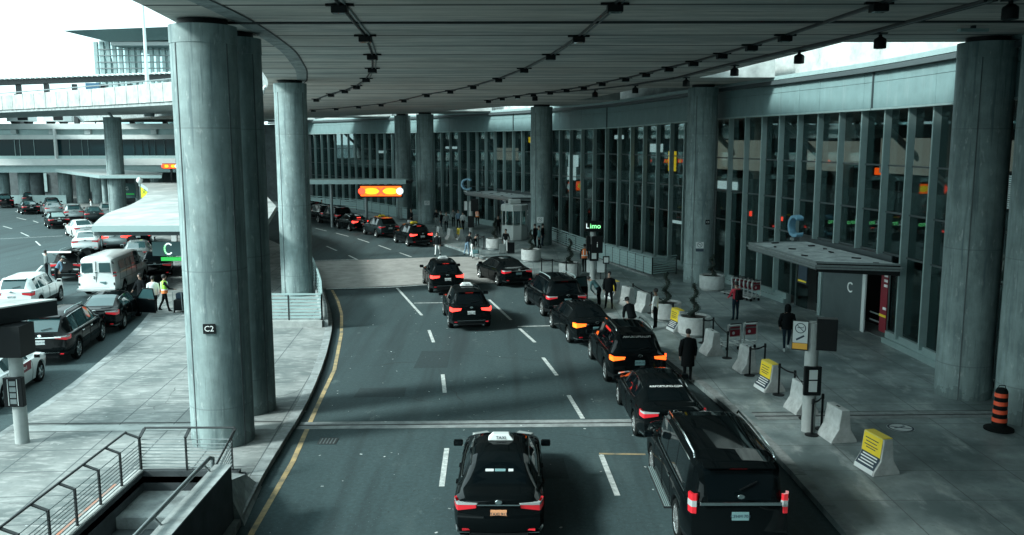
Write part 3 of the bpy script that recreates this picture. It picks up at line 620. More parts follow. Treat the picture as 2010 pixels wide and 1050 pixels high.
def make_car(kind, label, cat, paint, name, group=None, gl=None, lights='off', rails=False, plate=None, sign=None, win_text=None, hatch=False, boards=False, chromebar=False, ptext=None, rimmat=None, brake=True, detail=1):
    sp = SPEC[kind]; LN, WD = sp['L'], sp['W']; gl = gl or carglass
    root = thing(name, label, cat, group=group); hw0 = WD/2; wr = sp['wr']; ra = wr+.055
    Hroof = max(z for _, z in sp['roof']); ra0, rb0 = sp['roof'][0][0], sp['roof'][-1][0]
    def hw(s):
        k = hw0
        if s < .7: k -= .11*((.7-s)/.7)**2.4
        e = LN-s
        if e < 1.1: k -= .24*((1.1-e)/1.1)**2.3
        return k
    def arch(s):
        z = 0
        for c in sp['wheels']:
            d = abs(s-c)
            if d < ra: z = max(z, wr+math.sqrt(ra*ra-d*d))
        return z
    def section(s):
        h = hw(s); b = pw(sp['belt'], s); d = pw(sp['deck'], s); za = arch(s); e = min(1, max(0, (LN-s)/.5)); r_ = min(1, s/.35)
        zb = max(sp['sill']+(.05 if s < .4 or e < .8 else 0), za)
        g = 0; rz = d
        if ra0 <= s <= rb0:
            rz = max(pw(sp['roof'], s), d); g = min(1, max(0, (rz-d)/(Hroof-d)))
        if kind == 'van' and s < rb0: g = max(g, 1 if s < 3.6 else g)
        gx = sp['gw']+ (h-hw0)*.8
        P = [(h-.30, zb+.02 if za == 0 else za-.03), (h-.05, zb), (h-.005, max(zb+.02, .50, za+.012)), (h, max(.68, za+.03)), (h-.012, b-.10), (h-.045, b)]
        P.append((h-.10-(1-g)*.06, b+.018+(1-g)*max(0, d-b-.03)*.6))
        x7 = gx*g**.5+(h*.70)*(1-g**.5) if g > 0 else h*.70
        P.append((x7, (rz-.10*g-.012) if g > 0 else d-.012))
        P.append((x7-.07-.05*g, rz-.03*g-.004)); P.append((x7*.55, rz-.008*g)); P.append((0, rz))
        return P
    stn = []
    s = 0.0
    while s < LN-1e-6: stn.append(round(s, 4)); s += .07 if s > .8 else .05
    stn.append(LN)
    for a in list(sp['side'])+([sp['rw']] if sp['rw'] else [])+[sp['ws']]: stn += list(a)
    for c in sp['wheels']: stn += [c-ra, c+ra, c]
    for t in sp['roof']: stn.append(t[0])
    stn = sorted(set(stn)); q = [stn[0]]
    for v in stn[1:]:
        if v-q[-1] > .012: q.append(v)
    stn = q; SEC = [section(s) for s in stn]
    def yo(s, z):                                       # bumper bulge and lean of the tail and nose
        o = 0
        if s < .5:
            k = (1-s/.5)
            if z < .72: o -= .075*k*min(1, (.72-z)/.08)
            if kind in ('sedan',) and z > .8: o += .0
            if z < .42: o += .10*k*(.42-z)/.2
        if LN-s < .5:
            k = 1-(LN-s)/.5
            if z < .40: o -= .10*k*(.40-z)/.2
            if z > .62: o -= .10*k*(z-.62)/.3
        return o
    def V3(s, x, z): return (x, s+yo(s, z)-LN/2, z)
    parts = {}
    def part(k): return parts.setdefault(k, MB())
    for i in range(len(stn)-1):
        a, b = stn[i], stn[i+1]; m_ = (a+b)/2; A, B = SEC[i], SEC[i+1]
        for k in range(10):
            key, mt = 'body', paint
            if k == 0: mt = black
            if k == 1 and kind in ('suv','mid','cuv','big'): mt = black
            inroof = ra0 < m_ < rb0
            if k == 6 and inroof:
                for n_, (u, v) in enumerate(sp['side']):
                    if u <= m_ <= v: key, mt = 'side_window', gl
                if sp['ws'][0] < m_ and pw(sp['roof'], m_)-pw(sp['deck'], m_) < .12: key, mt = 'body', paint
            if k in (8, 9) and inroof:
                if sp['ws'][0] < m_ < sp['ws'][1]: key, mt = 'windscreen', gl
                if sp['rw'] and sp['rw'][0] < m_ < sp['rw'][1]: key, mt = 'rear_window', gl
                if hatch and m_ < sp['rw'][1]: key, mt = 'body', black
            if key == 'side_window': key = 'side_window%d' % [n_ for n_, (u, v) in enumerate(sp['side']) if u <= m_ <= v][0]
            mb = part(key); q = [V3(a, *A[k]), V3(b, *B[k]), V3(b, *B[k+1]), V3(a, *A[k+1])]
            if key.startswith('side_window'):
                parts.setdefault(key+'r', MB()).add(q, [(0,1,2,3)], mt)
                part(key+'l').add([(-x, y, z) for x, y, z in q], [(3,2,1,0)], mt)
            else:
                mb.add(q, [(0,1,2,3)], mt); mb.add([(-x, y, z) for x, y, z in q], [(3,2,1,0)], mt)
        x0, z0 = A[0]; x1, z1 = B[0]                     # underside
        part('body').add([V3(a,-x0,z0), V3(a,x0,z0), V3(b,x1,z1), V3(b,-x1,z1)], [(3,2,1,0)], black)
    for s_, Pq, flip in ((stn[0], SEC[0], 0), (stn[-1], SEC[-1], 1)):   # tail and nose
        n_ = 12
        for k in range(10):
            if k == 0: continue
            (xa, za_), (xb, zb_) = Pq[k], Pq[k+1]
            for j in range(n_):
                u0, u1 = -1+2*j/n_, -1+2*(j+1)/n_; bul = lambda u: (.07 if not flip else .10)*(1-u*u)
                sg = 1 if flip else -1
                q = []
                for u, xx, zz in ((u0,xa,za_),(u1,xa,za_),(u1,xb,zb_),(u0,xb,zb_)):
                    v = V3(s_, xx*u, zz); q.append((v[0], v[1]+sg*bul(u), v[2]))
                mt = black if (k == 1 and kind != 'sedan') or (hatch and not flip and zb_ > .75) else paint
                part('body').add(q, [(0,1,2,3) if not flip else (3,2,1,0)], mt)
    for k in list(parts):
        if not parts[k].f: parts.pop(k)
    # weld the body so that its paint shades smoothly
    objs = {}
    for k, mb in parts.items():
        seen = {}; vs = []; idx = []
        for v in mb.v:
            kk = (round(v[0],4), round(v[1],4), round(v[2],4))
            if kk not in seen: seen[kk] = len(vs); vs.append(v)
            idx.append(seen[kk])
        fs = []; ms = []
        for f, m_ in zip(mb.f, mb.m):
            g_ = []
            for i in f:
                if idx[i] not in g_: g_.append(idx[i])
            if len(g_) > 2: fs.append(tuple(g_)); ms.append(m_)
        mb.v, mb.f, mb.m = vs, fs, ms
        objs[k] = mb.build('side_window' if k.startswith('side_window') else k, root, smooth=38)
    body = objs['body']
    if detail and kind != 'van':
        for sd_ in (-1, 1):
            c = MB(); ss = [s_ for s_ in stn if sp['side'][0][0] <= s_ <= sp['ws'][1]-.35][::3]
            c.tube([(sd_*(section(s_)[6][0]+.012), s_-LN/2, section(s_)[6][1]+.004) for s_ in ss], .011, chrome, 5)
            if kind in ('sedan','big','mid'): c2_ = [s_ for s_ in stn if sp['side'][0][0] <= s_ <= sp['side'][-1][1]][::3]; c.tube([(sd_*(section(s_)[7][0]+.012), s_-LN/2, section(s_)[7][1]) for s_ in c2_], .010, chrome, 5)
            c.build('window_trim', root, smooth=50)
    # seams between doors
    sm = MB()
    if detail:
        for s_ in [v for ab in sp['side'][-2:] for v in ab]:
            P = section(s_)
            for sg in (-1, 1):
                pts = [Vector((sg*(x+.003), s_-LN/2, z)) for x, z in P[1:6]]
                for p, q_ in zip(pts, pts[1:]): sm.bar(p, q_, .012, .006, black)
        sm.build('door_seam', body)
    def wrap(nm, side, s1, xin, z0, z1, m_, t=.025, par=root, seg=6):   # a strip that wraps a rear corner
        pts = []
        for i in range(seg+1): s_ = s1*(1-i/seg); pts.append((hw(s_)-.012, s_))
        for i in range(1, 5): pts.append((hw(0)-.012+(xin-hw(0)+.012)*i/4, 0))
        vs = []
        for x, s_ in pts:
            sh = -.07*(1-(x/hw(0))**2) if s_ == 0 else 0
            for z in (z0, z1):
                oy = yo(s_, z)+sh; ox = t if s_ > 0 else t*.4
                zz = z+(.03 if s_ > .25 and z == z0 else 0)
                if kind not in ('big','van') and s_ == 0: zz = z+((z1-z0)*.38*(1-(x-xin)/max(.01, hw(0)-xin)))*(1 if z == z0 else -.3)
                vs.append((side*(x+ox), s_+oy-LN/2-(t if s_ < .12 else t*.2), zz)); vs.append((side*(x-.03), s_+oy-LN/2+.03, zz))
        fs = []
        for i in range(len(pts)-1):
            o = 4*i; p = 4*(i+1)
            fs += [(o, p, p+2, o+2), (o+2, p+2, p+3, o+3), (o, o+1, p+1, p)]
        fs += [(0,2,3,1), (len(vs)-4, len(vs)-3, len(vs)-1, len(vs)-2)]
        if side < 0: fs = [f[::-1] for f in fs]
        mb = MB(); mb.add(vs, fs, m_); return mb.build(nm, par, smooth=35)
    tz0, tz1 = sp['tail']; on = lights != 'off'
    tm = {'off': red_off, 'red': red_on, 'amber': amber_on}[lights]
    for sd_ in (-1, 1):
        if kind in ('big', 'van'): 
            tl = wrap('tail_light', sd_, .13, hw0-.20, tz0, tz1, tm, .014); zm = (tz0+tz1)/2
            wrap('reversing_lens', sd_, .135, hw0-.205, zm-.06, zm+.06, lens_w, .018, tl)
        else:
            tl = wrap('tail_light', sd_, .28, hw0-.48, tz0, tz1, tm, .014)
            wrap('reversing_lens', sd_, .2, hw0-.50, tz1-.055, tz1, lens_w if not on else tm, .018, tl)
        hl = MB(); hl.box((sd_*(hw0-.40), LN/2-.22, .72), (.42, .28, .13), lens_w, Matrix.Rotation(-sd_*.45,3,'Z')); hl.build('headlight', root, bevel=.03)
        # mirror
        ms_ = sp['ws'][1]-.42; mz = pw(sp['belt'], ms_)+.10
        mm = MB(); mm.box((sd_*(hw0+.10), ms_-LN/2, mz), (.22, .12, .15), paint); mm.build('wing_mirror', root, bevel=.035)
        if detail:
            mg = MB(); mg.box((sd_*(hw0+.11), ms_-LN/2-.062, mz), (.18, .008, .11), carglass); mg.build('mirror_glass', [c for c in root.children if c.name.startswith('wing_mirror')][-1])
            for u, v in sp['side'][-2:]:
                hd = MB(); s_ = u+.12; P = section(s_); hd.box((sd_*(P[4][0]+.015), s_-LN/2, P[4][1]-.01), (.03, .20, .035), chrome if kind in ('big',) or chromebar else paint); hd.build('door_handle', root, bevel=.008)
    # wheels
    tyre = MB(); tw = .22
    tyre.lathe([(wr-.11,-tw/2),(wr-.03,-tw/2),(wr,-tw/2+.04),(wr,tw/2-.04),(wr-.03,tw/2),(wr-.11,tw/2)], rubber, 28, caps=False)
    rim = MB(); rr = wr-.10; rim.lathe([(rr,-.07),(rr,.09),(rr-.02,.10),(rr-.03,.09),(rr-.03,-.06)], rimmat or rimm, 28); rim.lathe([(rr-.03,-.02),(rr-.03,.0)], black, 24)
    nsp = 5 if kind in ('sedan','cuv') else 6
    for k in range(nsp):
        a = 2*math.pi*k/nsp; rim.bar((.03*math.cos(a), .03*math.sin(a), .075), ((rr-.02)*math.cos(a), (rr-.02)*math.sin(a), .085), .062, .03, rimmat or rimm)
    rim.lathe([(.06,.04),(.06,.10),(.03,.105)], rimmat or rimm, 14)
    tm0 = None
    for c in sp['wheels']:
        for sd_ in (-1, 1):
            rt_ = (0, R(90)*sd_, 0)
            if tm0 is None:
                wo_ = tyre.build('wheel', root, smooth=35); ro_ = rim.build('rim', wo_, smooth=35); tm0 = wo_
            else:
                wo_ = tm0.copy(); COL.objects.link(wo_); wo_.parent = root; r2_ = ro_.copy(); COL.objects.link(r2_); r2_.parent = wo_
            wo_.location = (sd_*(hw0-.125), c-LN/2, wr); wo_.rotation_euler = rt_
    # plate and badge
    py_ = -LN/2-.085; pz = (tz0+tz1)/2-.10 if kind != 'big' else 1.0
    if kind == 'van': pz = .78
    if plate:
        p = MB(); p.box((0 if kind != 'van' else .32, py_-(.0 if pz > .72 else .05), pz-.03), (.32, .02, .16), plate); po = p.build('number_plate', root)
        if detail:
            text(ptext or random.choice(['BKRT 214','CFHM 703','AVLN 558','CPZE 341']), .085, ink, po, 'plate_text', (0 if kind != 'van' else .32, py_-.013-(0 if pz > .72 else .05), pz-.03), (R(90),0,0), .001)
    bd = MB(); bd.lathe([(.055,-.01),(.055,.01),(.045,.015)], chrome, 16); bo = bd.build('badge', root); bo.rotation_euler = (R(90),0,0); bo.scale = (1.3,.85,1)
    bo.location = (0, py_-.005, tz1+.03 if kind != 'big' else tz1-.02)
    if kind == 'sedan':
        c = MB(); c.bar((-.42,py_-.005,tz1-.03), (.42,py_-.005,tz1-.03), .02, .025, chrome); c.build('chrome_trim', root)
    if chromebar:
        c = MB(); c.box((0,py_-.01,(tz0+tz1)/2+.03 if kind != 'big' else 1.22), (hw0*2-.5, .03, .045 if kind != 'big' else .07), chrome); c.build('chrome_trim', root, bevel=.01)
    # lower bumper: reflectors, lip and exhaust
    rf = MB()
    for sd_ in (-1, 1): rf.box((sd_*(hw0-.30), -LN/2-.13+.05, .44), (.20, .03, .035), red_off, Matrix.Rotation(-sd_*.18,3,'Z'))
    rf.build('reflector', root)
    lp = MB(); lp.box((0,-LN/2-.10,.34), (hw0*1.25,.06,.05), black)
    if kind != 'sedan': lp.box((0,-LN/2-.155,.50), (hw0*1.3,.012,.02), chrome if chromebar else alum_d)
    lp.build('bumper_lip', root)
    ex = MB(); ex.tube([(hw0-.42,-LN/2-.1,.30),(hw0-.42,-LN/2+.1,.30)], .035, chrome, 10); ex.build('exhaust', root, smooth=40)
    if kind == 'sedan':
        for sd_ in (-1, 1): wrap('bumper_trim', sd_, .28, hw0-.35, .36, .385, chrome, .012)
    # brake light at the roof edge
    if brake and sp['rw'] and not (kind == 'sedan' and lights != 'red'):
        s_ = sp['rw'][1]-.03 if kind != 'sedan' else .85; z_ = pw(sp['roof'], s_)
        c = MB(); c.box((0, s_-LN/2-.02 if kind != 'sedan' else s_-LN/2, z_+.012), (.34, .05, .05), red_on if lights == 'red' else red_off); c.build('brake_light', root, bevel=.01)
    if kind in ('suv','mid','cuv','big'):
        s_ = sp['rw'][1]+.02; z_ = pw(sp['roof'], s_)
        c = MB(); c.box((0, s_-LN/2-.05, z_+.01), (sp['gw']*1.65, .26, .03), paint, Matrix.Rotation(.12,3,'X')); c.build('rear_spoiler', root, bevel=.012)
        if detail and not hatch:
            sa, sb = sp['rw'][0]+.03, sp['rw'][0]+.03; c = MB(); c.bar((0,sa-LN/2-.03,pw(sp['roof'],sa)+.02), (.34,sa+.05-LN/2-.03,pw(sp['roof'],sa+.05)+.02), .02, .02, black); c.build('wiper', root)
    if rails:
        for sd_ in (-1, 1):
            c = MB(); y0, y1 = sp['rw'][1]+.25 if sp['rw'] else .5, sp['ws'][0]-.1; x_ = sd_*(sp['gw']-.06); zr = Hroof+.015
            pts = [(x_,y0-LN/2,zr-.05),(x_,y0+.1-LN/2,zr+.03),(x_,(y0+y1)/2-LN/2,zr+.045),(x_,y1-.1-LN/2,zr+.02),(x_,y1-LN/2,zr-.06)]
            c.tube(pts, .022, chrome if rails == 'chrome' else alum, 6); c.build('roof_rail', root, smooth=50)
    if boards:
        for sd_ in (-1, 1):
            c = MB(); c.box((sd_*(hw0+.02), 0, .38), (.18, 2.25, .045), steel_d)
            for k in range(4): c.box((sd_*(hw0-.04+k*.04), 0, .405), (.018, 2.25, .012), alum)
            c.build('running_board', root)
    if sign:
        c = MB(); sy = (sp['roof'][3][0]+sp['ws'][0])/2-LN/2+.1
        pr = [(-.16,0),(.16,0),(.09,.13),(-.09,.13)]
        c.box((0,sy,Hroof+.065), (.58,.30,.13), plate_w if sign != 'yellow' else yellow, None, .62); so_ = c.build('taxi_sign', root, bevel=.02)
        text('TAXI', .10, ink, so_, 'sign_text', (0,sy-.135,Hroof+.06), (R(52),0,0), .002)
    if win_text:
        s_ = sp['rw'][1]-.10 if kind != 'sedan' else sp['rw'][1]-.42; z_ = pw(sp['roof'], s_); s2 = s_-.1; z2 = pw(sp['roof'], s2); ang = math.atan2(z_-z2, .1)
        text(win_text, .12, white, objs['rear_window'], 'window_lettering', (0, s_-LN/2-.01, z_+.012), (ang,0,0), .001, .85)
    if hatch:
        c = MB(); y_ = -LN/2+.42; z_ = Hroof-.02
        c.box((0,-.55,.0), (1.35,1.15,.06), paint); c.box((0,-.62,.035), (1.1,.6,.01), gl); c.box((0,-1.12,.0), (1.3,.06,.10), white)
        h = c.build('tailgate', root, bevel=.02); h.location = (0,y_,z_); h.rotation_euler = (R(-6),0,0)
        c = MB()
        for sd_ in (-1,1): c.tube([(sd_*.6,y_-.1,z_-.25),(sd_*.6,y_-.6,z_-.02)], .015, steel, 6)
        c.build('gas_strut', root)
        c = MB(); c.box((0,-LN/2-.0,.72), (1.5,.16,.10), lens_w); c.build('load_sill', root, bevel=.02)
    if kind == 'van':
        for sx_ in (-1, 1):
            c = MB(); c.box((sx_*.43,-LN/2-.085+.02,1.55), (.56,.03,.50), gl); c.build('rear_window', root, bevel=.01)
        c = MB(); c.box((0,-LN/2-.088,1.2), (.02,.02,1.35), black)
        for z in (.7,1.25,1.8):
            for sx_ in (-1,1): c.box((sx_*.86,-LN/2-.05,z), (.05,.05,.12), black)
        c.build('door_seam', body); c = MB(); c.box((-.1,-LN/2-.1,1.05), (.04,.03,.16), black); c.build('door_handle', root)
        c = MB(); c.box((0,-LN/2-.14,.42), (1.9,.16,.16), plate_w); c.build('rear_bumper', root, bevel=.03)
        c = MB()
        for s_ in (.5,1.5,2.35,3.15):
            for sd_ in (-1,1): c.box((sd_*(hw0-.006), s_-LN/2, 1.0), (.012,.012,1.0), black)
        for sd_ in (-1,1): c.box((sd_*(hw0+.0), -.6, .86), (.014,3.4,.03), carpaint_s)
        c.build('side_seam', body)
        for sd_ in (-1,1):
            for y0,y1 in ((.6,1.5),(1.6,2.35),(2.45,3.1)):
                c = MB(); c.box((sd_*(hw0-.085), (y0+y1)/2-LN/2, 1.58), (.012,y1-y0-.1,.42), carpaint_s, Matrix.Rotation(-sd_*.19,3,'Y')); c.build('pressed_panel', body, bevel=.004)
    return root
def car(kind, label, paint=carpaint_k, nm=None, cat=None, **k):
    cat = cat or {'sedan':'car','suv':'SUV','mid':'SUV','big':'SUV','van':'van','cuv':'SUV'}[kind]; nm = nm or {'car':'parked_car','SUV':'sport_utility_vehicle','van':'cargo_van'}[cat]
    o = make_car(kind, label, cat, paint, nm, **k); CARKIND[o.name] = (kind, SPEC[kind]['L']); return o
CARKIND = {}
def put(o, x, y, head):
    LN = CARKIND[o.name][1]; a = R(head); o.location = (x-math.sin(a)*LN/2, y+math.cos(a)*LN/2, 0); o.rotation_euler = (0,0,a); return o
def by_wheel(o, px, py, head, side=-1, front=False):
    g = G(px, py); a = R(head); sp = SPEC[CARKIND[o.name][0]]; ly = sp['wheels'][1 if front else 0]-sp['L']/2; lx = side*(sp['W']/2-.02)
    o.location = (g.x-(lx*math.cos(a)-ly*math.sin(a)), g.y-(lx*math.sin(a)+ly*math.cos(a)), 0); o.rotation_euler = (0,0,a); return o
GR = 'black cars waiting in line along the right kerb'
v1 = put(car('big', 'large glossy black SUV with chrome roof rails and running boards, nearest at bottom right', rails='chrome', plate=plate_t, ptext='', boards=True, chromebar=True, group=GR), 4.30, 15.75, 0)
put(car('sedan', 'black sedan with white rear window lettering, directly ahead of the large SUV', plate=plate_t, win_text='AIRPORTLIMO.COM', group=GR), 4.25, 22.1, 2)
put(car('mid', 'black SUV with orange lit tail lights and white rear window lettering', lights='amber', rails='chrome', plate=plate_t, win_text='AIRPORTLIMO.COM', group=GR), 4.12, 27.6, 4.5)
put(car('sedan', 'black sedan with orange lamp glow behind the SUV with the open door', lights='amber', plate=plate_t, group=GR), 3.28, 33.3, 11)
v5 = put(car('mid', 'black SUV with its right door open and a person leaning in', rails=True, plate=plate_t, group=GR), 2.5, 38.7, 13)
put(car('sedan', 'black sedan angled across the raised crossing edge beside round planters', plate=plate_t, group=GR), .35, 47.3, 22)
TX = 'taxis with roof signs'
t1 = put(car('sedan', 'black taxi sedan with white roof sign and orange number plate, bottom centre', nm='taxi_cab', cat='taxi', sign='white', plate=mat('plate_orange', (.75,.35,.18), .5), ptext='TAXI 917', group=TX), -.27, 16.35, -.5)
for x_, w_, m_ in ((-.17,.17,plate_w),(.05,.22,plate_t),(.27,.10,plate_w)):
    s_ = .98; z_ = pw(SPEC['sedan']['roof'], s_)+.012; mb = MB(); mb.box((0,0,0), (w_,.075,.008), m_); o = mb.build('window_sticker', t1); o.location = (x_-.04, s_-SPEC['sedan']['L']/2, z_); o.rotation_euler = (math.atan2(.17,.45),0,0)  # flat pieces on the glass stand in for items on the parcel shelf
t2 = put(car('cuv', 'black taxi SUV with bright red lights driving mid road, nearest of the two', nm='taxi_cab', cat='taxi', sign='white', lights='red', plate=plate_w, group=TX), -1.72, 36.2, 9)
t3 = put(car('cuv', 'black taxi SUV with bright red lights stopped on the raised crossing', nm='taxi_cab', cat='taxi', sign='white', lights='red', plate=plate_w, group=TX), -3.35, 45.1, 12)
t4 = by_wheel(car('cuv', 'black taxi SUV with red lights, last in the far queue by the concrete barriers', nm='taxi_cab', cat='taxi', sign='yellow', lights='red', plate=plate_w, group='far taxi queue'), 799, 484, 27)
t5 = by_wheel(car('cuv', 'dark green grey taxi SUV second from the end of the far queue', paint=carpaint_n, nm='taxi_cab', cat='taxi', sign='yellow', plate=plate_w, group='far taxi queue'), 738, 466.5, 30)
t6 = by_wheel(car('sedan', 'black sedan with pink lit lamp in the far queue, ahead of the green grey taxi', lights='red', plate=plate_w, group='far taxi queue'), 685, 454, 32)
t7 = by_wheel(car('mid', 'black minivan in the far queue ahead of the small sedan', plate=plate_w, group='far taxi queue'), 652, 442.5, 34)
t8 = by_wheel(car('mid', 'black SUV at the far head of the queue beside the big left column', group='far taxi queue', plate=plate_w), 624, 437.5, 36)
c = by_wheel(car('suv', 'black car in the far distance of the queue, half hidden by the round column', group='far taxi queue'), 603, 429, 38)
# the doors that stand open
def open_door(root, x, y, ang, paint, name='open_door', hgt=1.0):
    d = MB(); d.box((.5,0,.62), (1.0,.07,.62), paint); f_ = [(.0,.93),(.98,.93),(.9,1.42),(.35,1.42)]
    d.box((.5,0,.34), (.96,.06,.06), black)
    for a, b in zip(f_, f_[1:]+f_[:1]): d.bar((a[0],0,a[1]), (b[0],0,b[1]), .05, .04, paint)
    o = d.build(name, root, bevel=.012); o.location = (x,y,0); o.rotation_euler = (0,0,R(ang))
    g_ = MB(); g_.add([(p[0],.0,p[1]) for p in f_], [(0,1,2,3)], carglass_t); g_.build('door_window', o)
open_door(v5, .95, .35, 12, carpaint_k)
GL = 'cars stopped on the left road'
l1 = by_wheel(car('mid', 'black SUV at the island kerb behind the white car, nearest dark vehicle on the left', gl=carglass_t, chromebar=True, plate=plate_w, rails=True, group=GL), 157, 703, 9, 1)
l2 = by_wheel(car('sedan', 'black sedan at the island kerb ahead of the black SUV, with its passenger door open', gl=carglass_t, group=GL, plate=plate_w), 246, 645, 10, 1)
open_door(l2, .92, .75, -28, carpaint_k)
vn = by_wheel(car('van', 'white cargo van stopped in the second lane behind three standing people', paint=carpaint_w, gl=carglass_t, plate=plate_t, group=GL), 247, 575, 6, 1)
l3 = by_wheel(car('suv', 'white SUV with amber tail lamp left of the black SUV', paint=carpaint_w, gl=carglass_t, plate=plate_w, group=GL), 121, 590, 9, 1, True)
l4 = by_wheel(car('sedan', 'white silver car with red side stripe behind the lamp post at far left', paint=carpaint_w, gl=carglass_t, group=GL), 82, 748, 8, 1, True)
rs = MB(); rs.box((.925,-.2,.80), (.02,1.5,.28), cartred); st = rs.build('red_stripe', l4); text('airport taxi', .17, white, st, 'stripe_text', (.94,-.2,.8), (R(90),0,R(90)), .002)
l5 = put(car('suv', 'black SUV with its tailgate raised and two people loading it', gl=carglass, hatch=True, group=GL, rails=True), G(130,543,.3).x, G(130,543,.3).y, 5)
l6 = by_wheel(car('sedan', 'white sedan beyond the raised tailgate, turned toward the left lanes', paint=carpaint_w, gl=carglass_t, plate=plate_w, group=GL), 142, 468, 36)
l7 = put(car('sedan', 'silver white car between the raised tailgate and the white sedan', paint=carpaint_w, gl=carglass_t, group=GL), G(168,490,.3).x, G(168,490,.3).y, 24)
l8 = by_wheel(car('sedan', 'black sedan with pale rear window on the far left road, left of the white sedan', gl=mat('pale_car_glass', (.25,.35,.35), .1), plate=plate_w, group=GL), 94, 449, 33)
l9 = put(car('sedan', 'silver sedan with pinkish lamps under the edge of the white canopy', paint=carpaint_s, gl=carglass_t, lights='red', group=GL), G(226,481,.3).x, G(226,481,.3).y, 22)
l10 = put(car('cuv', 'dark SUV with glowing red lamps under the white canopy', lights='red', gl=carglass_t, plate=plate_w, group=GL), G(272,478,.3).x, G(272,478,.3).y, 22)
l11 = put(car('sedan', 'silver sedan in front of the white van, below the dark SUV with red lamps', paint=carpaint_s, gl=carglass_t, group=GL), G(268,513,.3).x, G(268,513,.3).y, 20)
l12 = put(car('sedan', 'dark car at the island kerb right of the van, under the hanging C sign', group=GL), G(305,540,.3).x, G(305,540,.3).y, 20)
l13 = by_wheel(car('sedan', 'black car with big round white lamp, far left beneath the grey building', gl=carglass_t, plate=plate_w, group=GL), 42, 421, 36)
l14 = put(car('suv', 'silver SUV in the far left row behind the black sedan', paint=carpaint_s, gl=carglass_t, plate=plate_w, group=GL), G(146,429,.3).x, G(146,429,.3).y, 28)
l15 = put(car('sedan', 'dark sedan right of the silver SUV in the far left row', gl=carglass_t, group=GL, paint=carpaint_n), G(186,431,.3).x, G(186,431,.3).y, 28)
l16 = by_wheel(car('sedan', 'black and silver car between the far black cars, just left of the silver SUV', gl=carglass_t, group=GL, paint=carpaint_s), 88, 424, 32)
for px_, py_, h_, pt, lb in ((12,404,34,carpaint_k,'black car at the very left edge under the grey building'),(104,414,30,carpaint_k,'black car squeezed between far left cars below the yellow sign'),(212,425,26,carpaint_s,'silver car at the foot of the far canopy posts'),(60,398,34,carpaint_n,'dark car farthest back on the left road')):
    put(car('cuv' if px_ % 8 else 'suv', lb, paint=pt, gl=carglass_t, group=GL, detail=0), G(px_,py_,.3).x, G(px_,py_,.3).y, h_)
